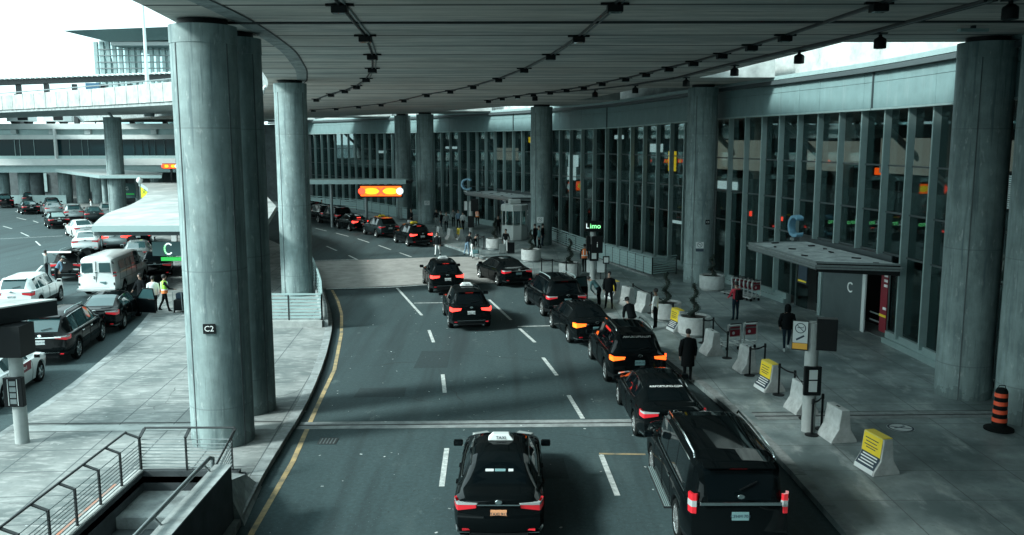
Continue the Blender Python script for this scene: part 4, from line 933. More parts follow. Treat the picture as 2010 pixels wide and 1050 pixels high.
# =================== people ===================
def person(label, loc, face, top, legs, hair=True, pose=None, coat=None, vest=None, sk=None, hood=None, bag=None, cap=None, h=1.74, group=None, shoes=None):
    P = dict(stride=0.0, lean=0.0, armL=(.08,-.02), armR=(.08,-.02), foreL=.0, foreR=.0, crouch=0.0, head=0.0, spread=0.0); P.update(pose or {})
    sk = sk or skin; shoes = shoes or black
    me = bpy.data.meshes.new('person'); bm = bmesh.new(); lay = bm.verts.layers.skin.verify(); seg = []
    cr = P['crouch']; lean = P['lean']
    def up_(v):                                          # lean of everything above the hips
        v = Vector(v)-Vector((0,0,.93)); c, s_ = math.cos(lean), math.sin(lean); return Vector((v.x, v.y*c+v.z*s_, -v.y*s_+v.z*c+.93-cr))
    vs = {}
    def V(n, co, r, root=False):
        v = bm.verts.new(co); d = v[lay]; d.radius = r if isinstance(r, tuple) else (r, r); d.use_root = root; vs[n] = v; return v
    def E(a, b, z): bm.edges.new((vs[a], vs[b])); seg.append((vs[a].co.copy(), vs[b].co.copy(), z))
    V('pel', up_((0,0,.94)), (.155,.115), True); V('abd', up_((0,0,1.12)), (.145,.10)); V('che', up_((0,.01,1.30)), (.17,.115)); V('nk0', up_((0,-.0,1.44)), (.085,.075))
    V('nk', up_((0,.01,1.52)), .052); hy = P['head']
    V('h0', up_((0,.03+hy*.3,1.585)), (.062,.072)); V('h1', up_((0,.035+hy*.6,1.655)), (.076,.093)); V('h2', up_((0,.025+hy,1.72)), (.062,.078))
    V('nose', up_((0,.135+hy*.5,1.635)), .012)
    for a, b, z in (('pel','abd','t'),('abd','che','t'),('che','nk0','t'),('nk0','nk','s'),('nk','h0','s'),('h0','h1','s'),('h1','h2','h' if hair else 's'),('h1','nose','s')): E(a, b, z)
    for sd, st in ((1, P['stride']), (-1, -P['stride'])):
        k = 'R' if sd > 0 else 'L'; sp_ = P['spread']
        kb = Vector((sd*(.10+sp_*.5), st*.42+cr*.75, .50-cr*.35)); an = Vector((sd*(.105+sp_), st*.85-(.10 if st < 0 else 0), .085+(.05 if st < 0 else 0)))
        V('hip'+k, Vector((sd*.095, 0, .88-cr)), (.095,.10)); V('kn'+k, kb, .062); V('cf'+k, kb.lerp(an,.35)+Vector((0,-.015,0)), .057); V('an'+k, an, .042)
        V('he'+k, an+Vector((0,-.03,-.045)), .036); V('to'+k, an+Vector((sd*.02,.15,-.05)), (.042,.028))
        for a, b, z in (('pel','hip'+k,'l'),('hip'+k,'kn'+k,'l'),('kn'+k,'cf'+k,'l'),('cf'+k,'an'+k,'l'),('an'+k,'he'+k,'f'),('an'+k,'to'+k,'f')): E(a, b, z)
        ax, ay = P['arm'+k]; fo = P['fore'+k]
        sh = Vector((sd*.185, 0, 1.395)); el = sh+Vector((sd*(.03+ax*.5), ay*1.0, -.29*math.cos(min(1.4, abs(ay)*3))))
        wr_ = el+Vector((-sd*fo*.25, .02+fo*1.0, -.25*max(-.5, 1-fo*4))); dr = (wr_-el).normalized(); pl = wr_+dr*.06
        V('sh'+k, up_(sh), (.068,.072)); V('el'+k, up_(el), .047); V('wr'+k, up_(wr_), .030); V('pa'+k, up_(pl), (.036,.022))
        for a, b, z in (('che','sh'+k,'t'),('sh'+k,'el'+k,'t'),('el'+k,'wr'+k,'t'),('wr'+k,'pa'+k,'s')): E(a, b, z)
        for fi in range(5):                              # four fingers and a thumb, each its own chain rooted in the palm
            o = Vector((0, (fi-1.5)*.018, 0)) if fi < 4 else Vector((0,.035,0)); ln = (.072,.082,.076,.06,.05)[fi]
            b0 = pl+dr*(.005 if fi < 4 else -.03)+o*.8; b1 = b0+dr*ln*.6+o*.35+(Vector((0,.02,0)) if fi == 4 else Vector()); b2 = b1+dr*ln*.4+Vector((-sd*.018,0,0))
            for nn, co, rd in (('a',b0,.0105),('b',b1,.009),('c',b2,.0075)): V('f%s%d%s' % (k,fi,nn), up_(co), rd, nn == 'a')
            E('f%s%da' % (k,fi), 'f%s%db' % (k,fi), 's'); E('f%s%db' % (k,fi), 'f%s%dc' % (k,fi), 's')
    bm.to_mesh(me); bm.free()
    tmp = bpy.data.objects.new('tmp', me); COL.objects.link(tmp); md = tmp.modifiers.new('s', 'SKIN'); md.use_smooth_shade = True; sb = tmp.modifiers.new('b', 'SUBSURF'); sb.levels = 1; sb.render_levels = 1
    bpy.context.view_layer.update(); nm = bpy.data.meshes.new_from_object(tmp.evaluated_get(bpy.context.evaluated_depsgraph_get())); bpy.data.objects.remove(tmp); bpy.data.meshes.remove(me)
    nm.name = 'person'; nm.materials.clear(); zl = {'t': 0, 'l': 1, 's': 2, 'h': 3, 'f': 4}
    for m_ in (top, legs, sk, hairm if not hood else top, shoes): nm.materials.append(m_)
    idx = []
    SG = [(a, b-a, max(1e-9, (b-a).length_squared), zl[z]) for a, b, z in seg]
    for p in nm.polygons:
        c = p.center; best = 9; bz = 0
        for a, d, l2, z in SG:
            t = (c-a).dot(d)/l2; t = 0 if t < 0 else 1 if t > 1 else t; q = (a+d*t-c).length_squared
            if q < best: best, bz = q, z
        idx.append(bz)
    nm.polygons.foreach_set('material_index', idx); nm.polygons.foreach_set('use_smooth', [True]*len(idx))
    o = bpy.data.objects.new('person', nm); COL.objects.link(o); k = h/1.80; o.scale = (k,k,k); o.location = loc; o.rotation_euler = (0,0,R(face)); tag(o, label, 'person', group)
    M = Matrix.Translation(up_((0,0,0)))                 # upper body frame for clothes
    U = Matrix.Translation((0,0,-cr)) @ Matrix.Translation((0,0,.93)) @ Matrix.Rotation(-lean,4,'X') @ Matrix.Translation((0,0,-.93))
    def worn(mb, name, smooth=60):
        q = mb.build(name, o, smooth=smooth); q.matrix_local = U; return q
    hc = Vector((0,.02+hy*.8,1.69))
    if hair:
        mb = MB(); mb.lathe([(.080,-.075),(.092,-.02),(.088,.035),(.06,.075),(.02,.092)], hairm, 14, (hc.x,hc.y-.018,hc.z), 1.0, 1.12); worn(mb, 'hair')
    if hood:
        mb = MB(); mb.lathe([(.12,-.19),(.125,-.1),(.12,0),(.10,.07),(.05,.11),(.01,.12)], top, 16, (0,hc.y-.02,hc.z), 1.0, 1.15); worn(mb, 'hood')
    if cap:
        mb = MB(); mb.lathe([(.095,.0),(.095,.05),(.07,.095),(.02,.105)], cap, 14, (0,hc.y-.01,hc.z), 1, 1.12); mb.box((0,hc.y+.13,hc.z+.01), (.14,.10,.015), cap); worn(mb, 'cap')
    if coat:
        mb = MB(); zb = {'long': .52, 'jacket': .84}[coat[0]]
        mb.lathe([(.205 if coat[0] == 'long' else .19,zb),(.19,.95),(.172,1.12),(.195,1.30),(.165,1.42),(.09,1.485)], coat[1], 18, (0,-.0,0), 1.12, .76); worn(mb, 'coat')
        for sd in (1,-1):
            k_ = 'R' if sd > 0 else 'L'; ax, ay = P['arm'+k_]; fo = P['fore'+k_]; sh = Vector((sd*.185,0,1.40)); el = sh+Vector((sd*(.03+ax*.5), ay*1.0, -.29*math.cos(min(1.4, abs(ay)*3)))); wr_ = el+Vector((-sd*fo*.25, .02+fo, -.25*max(-.5, 1-fo*4)))
            mb = MB(); mb.tube([sh, el, wr_], [.082,.066,.052], coat[1], 10); worn(mb, 'sleeve')
    if vest:
        mb = MB(); mb.lathe([(.185,.90),(.178,1.12),(.20,1.30),(.17,1.42),(.10,1.475)], vest, 18, (0,0,0), 1.02, .74); mb.lathe([(.186,1.04),(.186,1.09)], white, 18, (0,0,0), 1.03, .77)
        if vest == hivizg: mb.lathe([(.192,.90),(.188,1.04)], hiviz, 18, (0,0,0), 1.04, .78)
        for sx in (-.09,.09): mb.box((sx,-.13,1.25), (.045,.03,.34), white); mb.box((sx,.135,1.25), (.045,.03,.34), white)
        worn(mb, 'vest')
    if bag:
        mb = MB(); mb.box((0,-.22,1.20), (.30,.18,.44), bag, None, .85); mb.box((0,-.32,1.12), (.22,.06,.22), bag)
        q = worn(mb, 'backpack', None)
    return o
def sw(px, py, z=.15): g = G(px, py, z); return (g.x, g.y, z)
PG = 'people on the sidewalk'
person('person in long dark coat seen from behind, standing at the kerb beside the black cars', sw(1349,748), 8, cloth_k, cloth_k, coat=('long', cloth_k), pose=dict(armL=(.1,.0), armR=(.1,.02), head=.02), h=1.78)
person('person in black hooded jacket walking toward the camera beside the entrance', sw(1543,688), 172, cloth_k, cloth_n, hood=True, coat=('jacket', cloth_k), pose=dict(stride=.22, armL=(.12,.05), armR=(.12,-.05), foreL=.05, foreR=.05), h=1.78, shoes=plate_w)
person('person in white shirt and black trousers standing by the round planters', sw(1286,645), 60, cloth_w, cloth_k, pose=dict(armL=(.1,.02), armR=(.15,.08), foreR=.15), h=1.74, sk=skin_d)
person('person in dark jacket and cap bending down beside the black sedan door', sw(1240,652), 30, cloth_k, cloth_k, cap=cloth_k, coat=('jacket', cloth_k), pose=dict(lean=.5, crouch=.22, armL=(.1,.15), armR=(.1,.15), foreL=.1), h=1.74)
person('person in black uniform with face cover standing beside the open SUV door', sw(1195,606), 165, cloth_k, cloth_k, coat=('jacket', cloth_k), pose=dict(spread=.05, armL=(.15,.0), foreR=.04), h=1.80)
person('worker in orange high visibility vest walking away beneath the Limo sign', sw(1147,535), 5, cloth_k, cloth_k, vest=hiviz, pose=dict(stride=.15), h=1.76)
person('person with red sleeves and black backpack pushing luggage carts on the sidewalk', sw(1443,629), 20, cloth_r, cloth_n, bag=cloth_k, pose=dict(armL=(.1,.1), armR=(.1,.1), foreL=.15, foreR=.15), h=1.76)
person('person in black top standing behind two upright suitcases', sw(993,496), 165, cloth_k, cloth_w, pose=dict(foreL=.05), h=1.70)
person('person in black jacket stooping over a bag at the crossing edge', sw(917,502), -40, cloth_k, cloth_b, pose=dict(lean=.45, stride=.12, armL=(.05,.2), armR=(.05,.2)), h=1.72)
person('person in dark top and pale trousers bending toward the small blue stroller', sw(927,506), -110, cloth_k, cloth_w, pose=dict(lean=.45, stride=.1, armL=(.05,.2), armR=(.05,.2)), h=1.72)
person('person in black jacket and pale trousers walking across the raised crossing', sw(859,503,.05), 160, cloth_w, cloth_w, coat=('jacket', cloth_k), pose=dict(stride=.2, armL=(.1,.08), armR=(.1,-.05)), h=1.72)
person('person in teal shirt leaning into the open door of the black SUV', sw(1176,600), 60, cloth_t, cloth_k, pose=dict(lean=.9, crouch=.05, armL=(.05,.25), armR=(.05,.25)), h=1.74)
# the cluster by the far doors
far = [(850,421,'person waiting alone between the two far round columns',cloth_k,cloth_k,0),(808,447,'person in black right beside the X sign column foot',cloth_k,cloth_k,120),
 (866,452,'person with large dark pack beside the pale far column',cloth_k,cloth_n,80),(876,455,'person in grey jacket beside the large pack carrier',cloth_g,cloth_k,200),(900,449,'person in blue shirt near the far entrance signpost',cloth_b,cloth_k,150),
 (909,452,'person in pale shirt near the far entrance signpost',cloth_w,cloth_k,30),(937,444,'worker in orange vest in front of the far entrance',cloth_k,cloth_k,170),(945,438,'person in black directly in front of the far doors',cloth_k,cloth_k,10),
 (978,462,'person in black left of the ticket kiosk',cloth_k,cloth_k,190),(1050,486,'person in dark coat with rucksack right of the kiosk column',cloth_k,cloth_k,60),(1065,483,'person in black beside the rail end near the kiosk column',cloth_k,cloth_n,250),(1058,489,'person in teal coat between two people in black by the kiosk column',cloth_t,cloth_k,100),
 (857,446,'person in dark clothes walking just left of the pack carrier',cloth_k,cloth_g,170),(890,446,'person in grey seated height figure behind the concrete barriers',cloth_g,cloth_k,20)]
for px, py, lb, tp, lg, fc in far:
    person(lb, sw(px,py), fc, tp, lg, pose=dict(stride=random.uniform(0,.12), foreL=random.uniform(0,.12)), h=random.uniform(1.64,1.8), vest=hiviz if 'vest' in lb else None, bag=cloth_k if ('rucksack' in lb or 'large dark pack' in lb) else None, group='people near the far entrance')
person('person in black standing at the open door of the island sedan', sw(279,610), 150, cloth_k, cloth_k, pose=dict(armR=(.1,.1), foreR=.12), coat=('jacket', cloth_k), h=1.8)
person('person in white jacket and black trousers standing on the island seen from behind', sw(303,612), 20, cloth_w, cloth_k, coat=('jacket', cloth_w), h=1.7)
person('worker in green and orange vest gesturing on the island', sw(325,612), -60, cloth_k, cloth_k, vest=hivizg, pose=dict(stride=.18, spread=.06, armR=(.2,.15), foreR=.2), h=1.78)
person('worker in green vest far along the island under the white canopy', sw(345,480), 20, cloth_k, cloth_k, vest=hivizg, h=1.75)
person('person in patterned dark top beside the raised tailgate', sw(93,548,0), -50, cloth_g, cloth_k, pose=dict(foreR=.1), h=1.74)
person('person in blue shirt and grey cap bending to load the car with raised tailgate', sw(112,560,0), -60, cloth_b, cloth_k, cap=cloth_g, pose=dict(lean=.55, armL=(.05,.22), armR=(.05,.22)), h=1.76)
person('person in white shirt standing in the far left row of cars', sw(180,420,0), 120, cloth_w, cloth_k, h=1.75)
person('person in black far behind at the head of the taxi queue', sw(620,428,0), 90, cloth_k, cloth_k, h=1.75); person('person in pale jacket among the farthest queue cars', sw(632,424,0), 200, cloth_g, cloth_k, h=1.75)
# =================== sidewalk furniture ===================
def jersey(ln=.80):
    mb = MB(); pr = [(-.36,0),(-.345,.08),(-.17,.36),(-.11,.88),(.11,.88),(.17,.36),(.345,.08),(.36,0)]
    mb.extrude(pr, (0,-ln/2,0), (0,ln/2,0), mat('barrier_concrete', (.44,.47,.465), .85, noise=.3, nscale=4, bump=.15)); return mb
bj = []
def barrier(px, py, rz, label, sign=False, z=.15):
    root = thing('concrete_barrier', label, 'barrier', sw(px,py), R(rz), 'short concrete barriers along the kerb'); jersey().build('block', root, bevel=.015)
    l_ = MB(); l_.box((0,0,.882), (.06,.16,.006), black); l_.build('lifting_slot', root)
    if sign:
        cv = MB()
        def face(z0, z1, m_):                            # sheet that hangs down the road-facing side and over the end
            pr = [(-.372,.0),(-.357,.08),(-.185,.365),(-.124,.895),(.0,.895)]
            def xo(z):
                for a, b in zip(pr, pr[1:]):
                    if a[1] <= z <= b[1] and b[1] > a[1]: return a[0]+(b[0]-a[0])*(z-a[1])/(b[1]-a[1])
            zs = [z0]+[z for z in (.10,.365) if z0 < z < z1]+[z1]
            for a, b in zip(zs, zs[1:]): cv.add([(xo(a),.36,a),(xo(a),-.36,a),(xo(b),-.36,b),(xo(b),.36,b)], [(0,1,2,3)], m_)
        face(.02,.12,plate_w); face(.12,.42,navy); face(.42,.875,yellow); cv.box((0,0,.893), (.25,.72,.014), yellow)
        so_ = cv.build('notice_cover', root)
        for i, (z, w_) in enumerate(((.76,.5),(.68,.42),(.60,.5),(.54,.36))): b = MB(); x = -.124-(.895-z)*.115-.008; b.box((x,.02,z), (.006,w_,.022), ink); b.build('notice_text', so_)
        for i, (z, w_) in enumerate(((.37,.55),(.31,.6),(.25,.5),(.19,.58))):
            b = MB(); x = -.185-max(0,.365-z)*.61-.008; b.box((x,.0,z), (.012,w_,.028), white); b.build('notice_text', so_)
    return root
for px, py, rz, sg, lb in [(1642,860,8,0,'short concrete barrier just right of the signpost with the black notice frame'),(1572,806,9,0,'short concrete barrier half hidden behind the signpost'),
    (1720,922,12,1,'yellow covered concrete barrier nearest the camera on the right sidewalk'),(1510,764,10,1,'yellow covered concrete barrier between two belt posts in the middle of the row'),
    (1465,728,8,0,'short concrete barrier just beyond the middle yellow one'),(1397,694,10,0,'short concrete barrier in front of the near round planter'),(1330,648,14,1,'yellow covered concrete barrier left of the near round planter'),
    (1232,598,22,0,'short concrete barrier left one of two behind the bending person'),(1263,610,22,0,'short concrete barrier right one of two behind the bending person'),(1205,585,22,1,'yellow covered barrier behind the person in black uniform'),
    (863,466,20,0,'far concrete barrier beside the last taxi'),(884,470,20,0,'far concrete barrier right of the last taxi, left of the yellow notice'),(903,470,22,1,'far yellow covered barrier by the crossing'),(806,452,28,0,'far concrete barrier at the foot of the shaded column')]:
    barrier(px, py, rz, lb, sg)
def stanchion(px, py, label, first=[None]):
    if first[0] is None:
        root = thing('belt_stanchion', label, 'belt post', (0,0,0), 0, 'black belt posts'); mb = MB(); mb.lathe([(.18,0),(.18,.02),(.05,.045),(.03,.05)], black, 20); mb.build('base', root, smooth=30)
        mb = MB(); mb.lathe([(.032,.04),(.032,.88)], black, 12); mb.build('pole', root, smooth=40); mb = MB(); mb.lathe([(.042,.86),(.042,.98),(.03,1.0)], black, 12); mb.build('belt_head', root, smooth=40); first[0] = root
        o = root
    else: o = copy_tree(first[0]); o['label'] = label
    o.location = sw(px, py); return o
chains = [[(1063,539),(1084,542),(1111,545),(1134,548)],[(1242,596),(1278,615),(1320,640)],[(1380,673),(1399,672),(1427,703)],[(1471,737),(1500,730)],[(1528,775),(1558,790),(1580,822)],[(1593,854),(1612,842)],[(939,485),(950,489),(932,495)]]
CN = ['beside the far planters','behind the bending person','beside the near round planter','before the barrier beyond the middle yellow one','beside the middle yellow barrier','at the foot of the signpost','by the far crossing corner']
ORD = ['first','second','third','fourth']
for ci, chn in enumerate(chains):
    for i, p in enumerate(chn): stanchion(p[0], p[1], 'belt post %s, %s from the left' % (CN[ci], ORD[i]))
    for i, (a, b) in enumerate(zip(chn, chn[1:])):
        A = Vector(sw(*a))+Vector((0,0,.92)); B = Vector(sw(*b))+Vector((0,0,.92)); mb = MB(); n_ = 6
        pts = [A.lerp(B, k/n_)-Vector((0,0,.05*math.sin(math.pi*k/n_))) for k in range(n_+1)]
        for p, q in zip(pts, pts[1:]): mb.bar(p, q, .006, .05, black)
        o = mb.build('retractable_belt'); tag(o, 'belt stretched %s, %s gap from the left' % (CN[ci], ORD[i]), 'belt', 'belts between posts')
plc = mat('planter_concrete', (.46,.49,.485), .85, noise=.25, nscale=5, bump=.15)
def planter(px, py, label, tlabel, th=1.15, seed=0, first=[None]):
    x, y, z = sw(px, py); y += .62
    root = thing('round_planter', label, 'planter', (x,y,z), 0, 'round concrete planters')
    MB().lathe([(.52,0),(.54,.07),(.60,.08),(.64,.12),(.655,.74),(.64,.80),(.56,.80),(.55,.70)], plc, 40).build('bowl', root, smooth=35)
    MB().lathe([(.55,.66),(.55,.72)], soil, 24).build('soil', root)
    t = thing('spiral_topiary', tlabel, 'topiary', (x,y,z+.7), random.uniform(0,6), 'spiral topiaries')
    MB().tube([(0,0,0),(.02,.01,th*.5),(0,0,th)], [.03,.022,.012], mat('bark', (.05,.045,.035), .9), 8).build('stem', t)
    rnd = random.Random(seed); lf = MB(); N = 900
    for i in range(N):
        u = rnd.random(); z_ = .06+u*(th-.02); a = u*2*math.pi*2.3; rr_ = .16*(1-u*.6); c0 = Vector((math.cos(a)*rr_*.9, math.sin(a)*rr_*.9, z_)); rad = .20*(1-.6*u)+.02
        d = Vector((rnd.gauss(0,1), rnd.gauss(0,1), rnd.gauss(0,1))).normalized(); p = c0+d*rad*rnd.uniform(.55,1.08); s1 = .03; e1 = d.orthogonal().normalized(); e1 = Matrix.Rotation(rnd.random()*6.3,3,d) @ e1; e2 = (d*.5+d.cross(e1)).normalized()
        lf.add([p-e1*s1*.5, p+e2*s1, p+e1*s1*.5, p-e2*s1*.6], [(0,1,2,3)], leafm)
    for i in range(26):
        u = i/25; a = u*2*math.pi*2.3; rr_ = .16*(1-u*.6); 
        lf.lathe([(.02,-.05*(1-u)),( (.155*(1-.6*u)),0),(.02,.05)], leafm, 8, (math.cos(a)*rr_*.9, math.sin(a)*rr_*.9, .06+u*(th-.02)))
    lf.build('foliage', t)
planter(1368,664,'round concrete planter nearest the camera, right of a yellow covered barrier','dark spiral topiary in the nearest round planter',1.35,1)
planter(1312,633,'round concrete planter behind the nearest one, beside the person in white shirt','dark spiral topiary beside the person in white shirt',1.35,2)
planter(1402,573,'round concrete planter in front of the no smoking column','dark spiral topiary in front of the facade by the row of carts',1.1,3)
planter(1120,545,'round concrete planter below the Limo sign','thin spiral topiary left of the Limo signpost',1.4,4)
planter(1043,515,'round concrete planter beyond the angled black sedan','spiral topiary near the kiosk column people',1.3,5)
planter(971,491,'farthest round concrete planter, left of the two suitcases','spiral topiary left of the person with suitcases',1.5,6)
# luggage
for px, w_, h_, lb in ((986,.42,.62,'smaller dark upright suitcase'),(1003,.5,.75,'larger black upright suitcase')):
    x, y, z = sw(px,498); t = thing('suitcase', lb+' in front of the person in black', 'suitcase', (x,y,z)); mb = MB(); mb.box((0,0,h_/2+.05), (w_,.26,h_), cloth_k if px > 990 else cloth_g); mb.build('shell', t, bevel=.03)
    mb = MB(); mb.tube([(-.1,0,h_+.04),(-.1,0,h_+.32),(.1,0,h_+.32),(.1,0,h_+.04)], .012, steel, 6); mb.build('handle', t)
    for sx in (-1,1): mb = MB(); mb.tube([(sx*w_*.4-.02,0,.035),(sx*w_*.4+.02,0,.035)], .035, black, 10); mb.build('wheel', t)
x, y, z = sw(934,507); t = thing('baby_stroller', 'small blue stroller beside two stooping people at the crossing', 'stroller', (x,y,z))
mb = MB(); mb.box((0,0,.45), (.4,.5,.25), cloth_t); mb.build('seat', t, bevel=.05); mb = MB(); mb.tube([(-.2,.3,.05),(-.2,-.2,.75),(.2,-.2,.75),(.2,.3,.05)], .015, steel, 6); mb.build('frame', t)
for sx, sy in ((-1,-1),(1,-1),(-1,1),(1,1)): mb = MB(); mb.tube([(sx*.2-.02,sy*.25,.08),(sx*.2+.02,sy*.25,.08)], .08, rubber, 12); mb.build('wheel', t)
def cart(loc, rz, label, group, src=[None]):
    if src[0] is None:
        t = thing('luggage_cart', label, 'luggage cart', (0,0,0), 0, group); wt = mat('cart_frame', (.6,.63,.62), .35, .5)
        f = MB()
        for sx in (-1,1): f.tube([(sx*.27,.42,.16),(sx*.27,-.30,.16),(sx*.27,-.40,.30),(sx*.27,-.36,1.0),(sx*.20,-.46,1.05)], .027, wt, 6)
        for z_ in (.30,.55,.98): f.tube([(-.27,-.385,z_),(.27,-.385,z_)], .022, wt, 6)
        for y_ in (-.2,0,.2,.42): f.tube([(-.27,y_,.16),(.27,y_,.16)], .014, wt, 6)
        f.build('frame', t, smooth=40); mb = MB(); mb.tube([(-.24,-.46,1.05),(.24,-.46,1.05)], .022, black, 8); mb.build('handle', t)
        mb = MB(); mb.box((0,-.41,.69), (.42,.02,.24), cartred); pn = mb.build('sign_panel', t); mb = MB(); mb.lathe([(.06,0),(.06,.004)], plate_w, 12); q = mb.build('panel_disc', pn); q.rotation_euler = (R(90),0,0); q.location = (-.07,-.421,.69)
        mb = MB(); mb.box((0,-.41,.90), (.42,.02,.06), cartred); mb.build('sign_panel', t); mb = MB(); mb.box((0,-.30,.80), (.46,.14,.16), steel); mb.build('basket', t)
        for sx, sy in ((-1,-.3),(1,-.3),(0,.42)): mb = MB(); mb.tube([(sx*.25-.02,sy,.07),(sx*.25+.02,sy,.07)], .07, rubber, 12); mb.build('wheel', t)
        src[0] = t
    else: t = copy_tree(src[0]); t['label'] = label; t['group'] = group
    t.location = loc; t.rotation_euler = (0,0,R(rz)); return t
a = Vector(sw(1477,592)); d = (Vector(sw(1437,585))-a).normalized()
for k, w_ in enumerate(('nearest','second','third','fourth','fifth','farthest')): cart(a+Vector((-.13*k,.27*k+.4,0)), 28, '%s luggage cart in the nested row beside the facade' % w_, 'nested luggage carts')
cart(sw(1429,684), 20, 'left one of two luggage carts left together in mid sidewalk', 'pair of loose luggage carts'); cart(sw(1462,680), 14, 'right one of two luggage carts left together in mid sidewalk', 'pair of loose luggage carts')
# signposts
def frame_box(par, name, loc, dims, rz=0):
    mb = MB(); mb.box((0,0,0), dims, black); o = mb.build(name, par, bevel=.02); o.location = loc; o.rotation_euler = (0,0,R(rz)); return o
x, y, z = sw(1590,850); y += .18
sp1 = thing('signpost', 'pale round signpost with black boxes and no smoking sign, by the near barriers', 'signpost', (x,y,z), 0)
MB().lathe([(.18,0),(.18,3.0),(.17,3.02)], mat('post_paint', (.33,.36,.355), .6, noise=.15, nscale=3), 28).build('pole', sp1, smooth=40)
bx_ = frame_box(sp1, 'sign_box', (.34,-.12,2.72), (.52,.30,.86), -18)
nb = frame_box(sp1, 'notice_frame', (0,-.16,1.45), (.46,.12,.80)); mb = MB(); mb.box((0,-.066,.18), (.22,.01,.26), plate_w); mb.box((0,-.066,-.14), (.22,.01,.3), plate_w); mb.build('notice_sheet', nb)
sb_ = MB(); sb_.box((0,0,0), (.42,.03,.80), black); so_ = sb_.build('side_sign', sp1); so_.location = (-.36,-.10,2.68); so_.rotation_euler = (0,0,R(-22))
mb = MB(); mb.box((0,-.018,.09), (.38,.006,.58), plate_w); mb.box((0,-.018,-.29), (.38,.006,.16), mat('sign_orange', (.75,.38,.05), .5)); fc_ = mb.build('sign_face', so_); nosmoke(fc_, (0,-.024,.2), (R(90),0,0), .14)
mb = MB(); mb.bar((-.10,-.024,-.12),(.10,-.024,.0), .004, .05, ink); mb.build('arrow', fc_)
x, y, z = sw(1163,548); zz = AT(1162,443,y).z-z
sp2 = thing('signpost', 'signpost with lit green and white Limo sign above the orange vest worker', 'signpost', (x,y,z))
MB().lathe([(.17,0),(.17,zz+.2)], MATS['post_paint'], 24).build('pole', sp2, smooth=40)
lm = frame_box(sp2, 'limo_sign', (.0,-.2,zz), (.98,.2,.62)); text('L', .40, white_let, lm, 'lit_letters', (-.34,-.105,0), (R(90),0,0), .004); text('imo', .40, green_let, lm, 'lit_letters', (.10,-.105,0), (R(90),0,0), .004)
b2 = frame_box(sp2, 'sign_box', (.22,-.2,zz-1.05), (.62,.2,.95)); text('i', .45, white, b2, 'pictogram', (0,-.105,0), (R(90),0,0), .004)
frame_box(sp2, 'sign_box', (-.28,-.05,zz-1.0), (.2,.3,.85)); nb = frame_box(sp2, 'notice_frame', (.05,-.17,1.55), (.5,.12,.95)); mb = MB(); mb.box((0,-.066,-.05), (.26,.01,.6), plate_w); mb.build('notice_sheet', nb)
x, y, z = sw(925,472); sp3 = thing('signpost', 'far signpost with black box in front of the far entrance', 'signpost', (x,y,z))
MB().lathe([(.17,0),(.17,3.1)], MATS['post_paint'], 20).build('pole', sp3, smooth=40); frame_box(sp3, 'sign_box', (.3,-.1,2.8), (.6,.3,.95)); frame_box(sp3, 'notice_frame', (0,-.17,1.5), (.5,.12,.9)); q = frame_box(sp3, 'side_sign', (-.4,-.1,2.75), (.3,.05,.8)); mb = MB(); mb.box((0,-.03,0), (.24,.01,.7), plate_w); mb.build('sign_face', q)
x, y, z = sw(1189,560); fb = thing('info_stand', 'small black stand with white sheet behind the person in black uniform', 'sign stand', (x,y,z)); mb = MB(); mb.lathe([(.2,0),(.2,.03),(.03,.05),(.03,1.2)], black, 16); mb.build('stand', fb, smooth=30); q = frame_box(fb, 'board', (0,-.02,1.4), (.36,.05,.42)); mb = MB(); mb.box((0,-.03,0), (.24,.01,.28), plate_w); mb.build('sheet', q)
x, y, z = sw(1177,545); ws = thing('white_case_stand', 'pair of pale notice boards beside the black SUV with open door', 'notice boards', (x-.3,y-.6,z))
for sx in (-.3,.3): mb = MB(); mb.box((sx,0,.75), (.42,.06,.7), plate_w); mb.box((sx,.02,.2), (.05,.05,.4), black); mb.build('board', ws)
# delineator and decal
x, y, z = sw(1965,846); dl = thing('traffic_delineator', 'black traffic drum post with four orange bands beside the dark column', 'delineator', (x,y+.12,z))
MB().lathe([(.38,0),(.38,.05),(.28,.09),(.22,.12)], rubber, 24).build('base', dl, smooth=30); MB().lathe([(.19,.1),(.155,1.10),(.12,1.16),(.05,1.18)], rubber, 24).build('body', dl, smooth=30)
for k in range(4): z0 = .24+k*.23; MB().lathe([(.203-.035*z0,z0),(.203-.035*(z0+.11),z0+.11)], orange, 24).build('orange_band', dl, smooth=30)
mb = MB(); mb.tube([(-.10,0,1.17),(-.08,0,1.24),(.08,0,1.24),(.10,0,1.17)], .014, black, 6); mb.build('grip', dl)
g_ = G(1768,839,.162); mb = MB(); mb.lathe([(.36,0),(.36,.003)], plate_w, 32); dc = mb.build('floor_decal'); dc.location = (g_.x,g_.y,.156); tag(dc, 'round white no smoking decal stuck on the right sidewalk', 'floor decal'); nosmoke(dc, (0,0,.006), (0,0,R(20)), .35)
# long railing in front of the facade
def rail_panel(t, A, B, m_, slats=7, h=1.1, closed=False, posts=1.6, zb=.12):
    A, B = Vector(A), Vector(B); n_ = max(1, round((B-A).length/posts))
    for i in range(n_+1):
        p = A.lerp(B, i/n_); mb = MB(); mb.box((p.x,p.y,p.z+h/2), (.06,.06,h), steel_d); mb.build('post', t)
    mb = MB(); mb.bar(A+Vector((0,0,h)), B+Vector((0,0,h)), .08, .06, m_); mb.build('top_rail', t)
    for k in range(slats):
        z_ = zb+(h-zb-.08)*(k+.5)/slats; mb = MB(); hh = (h-zb-.1)/slats*(.93 if closed else .5); mb.bar(A+Vector((0,0,z_)), B+Vector((0,0,z_)), .03, hh, m_); mb.build('slat', t)
rl = thing('guard_railing', 'long grey slatted railing between sidewalk and glass facade', 'railing')
ral = mat('rail_grey_paint', (.33,.46,.46), .5, .2, noise=.1, nscale=2)
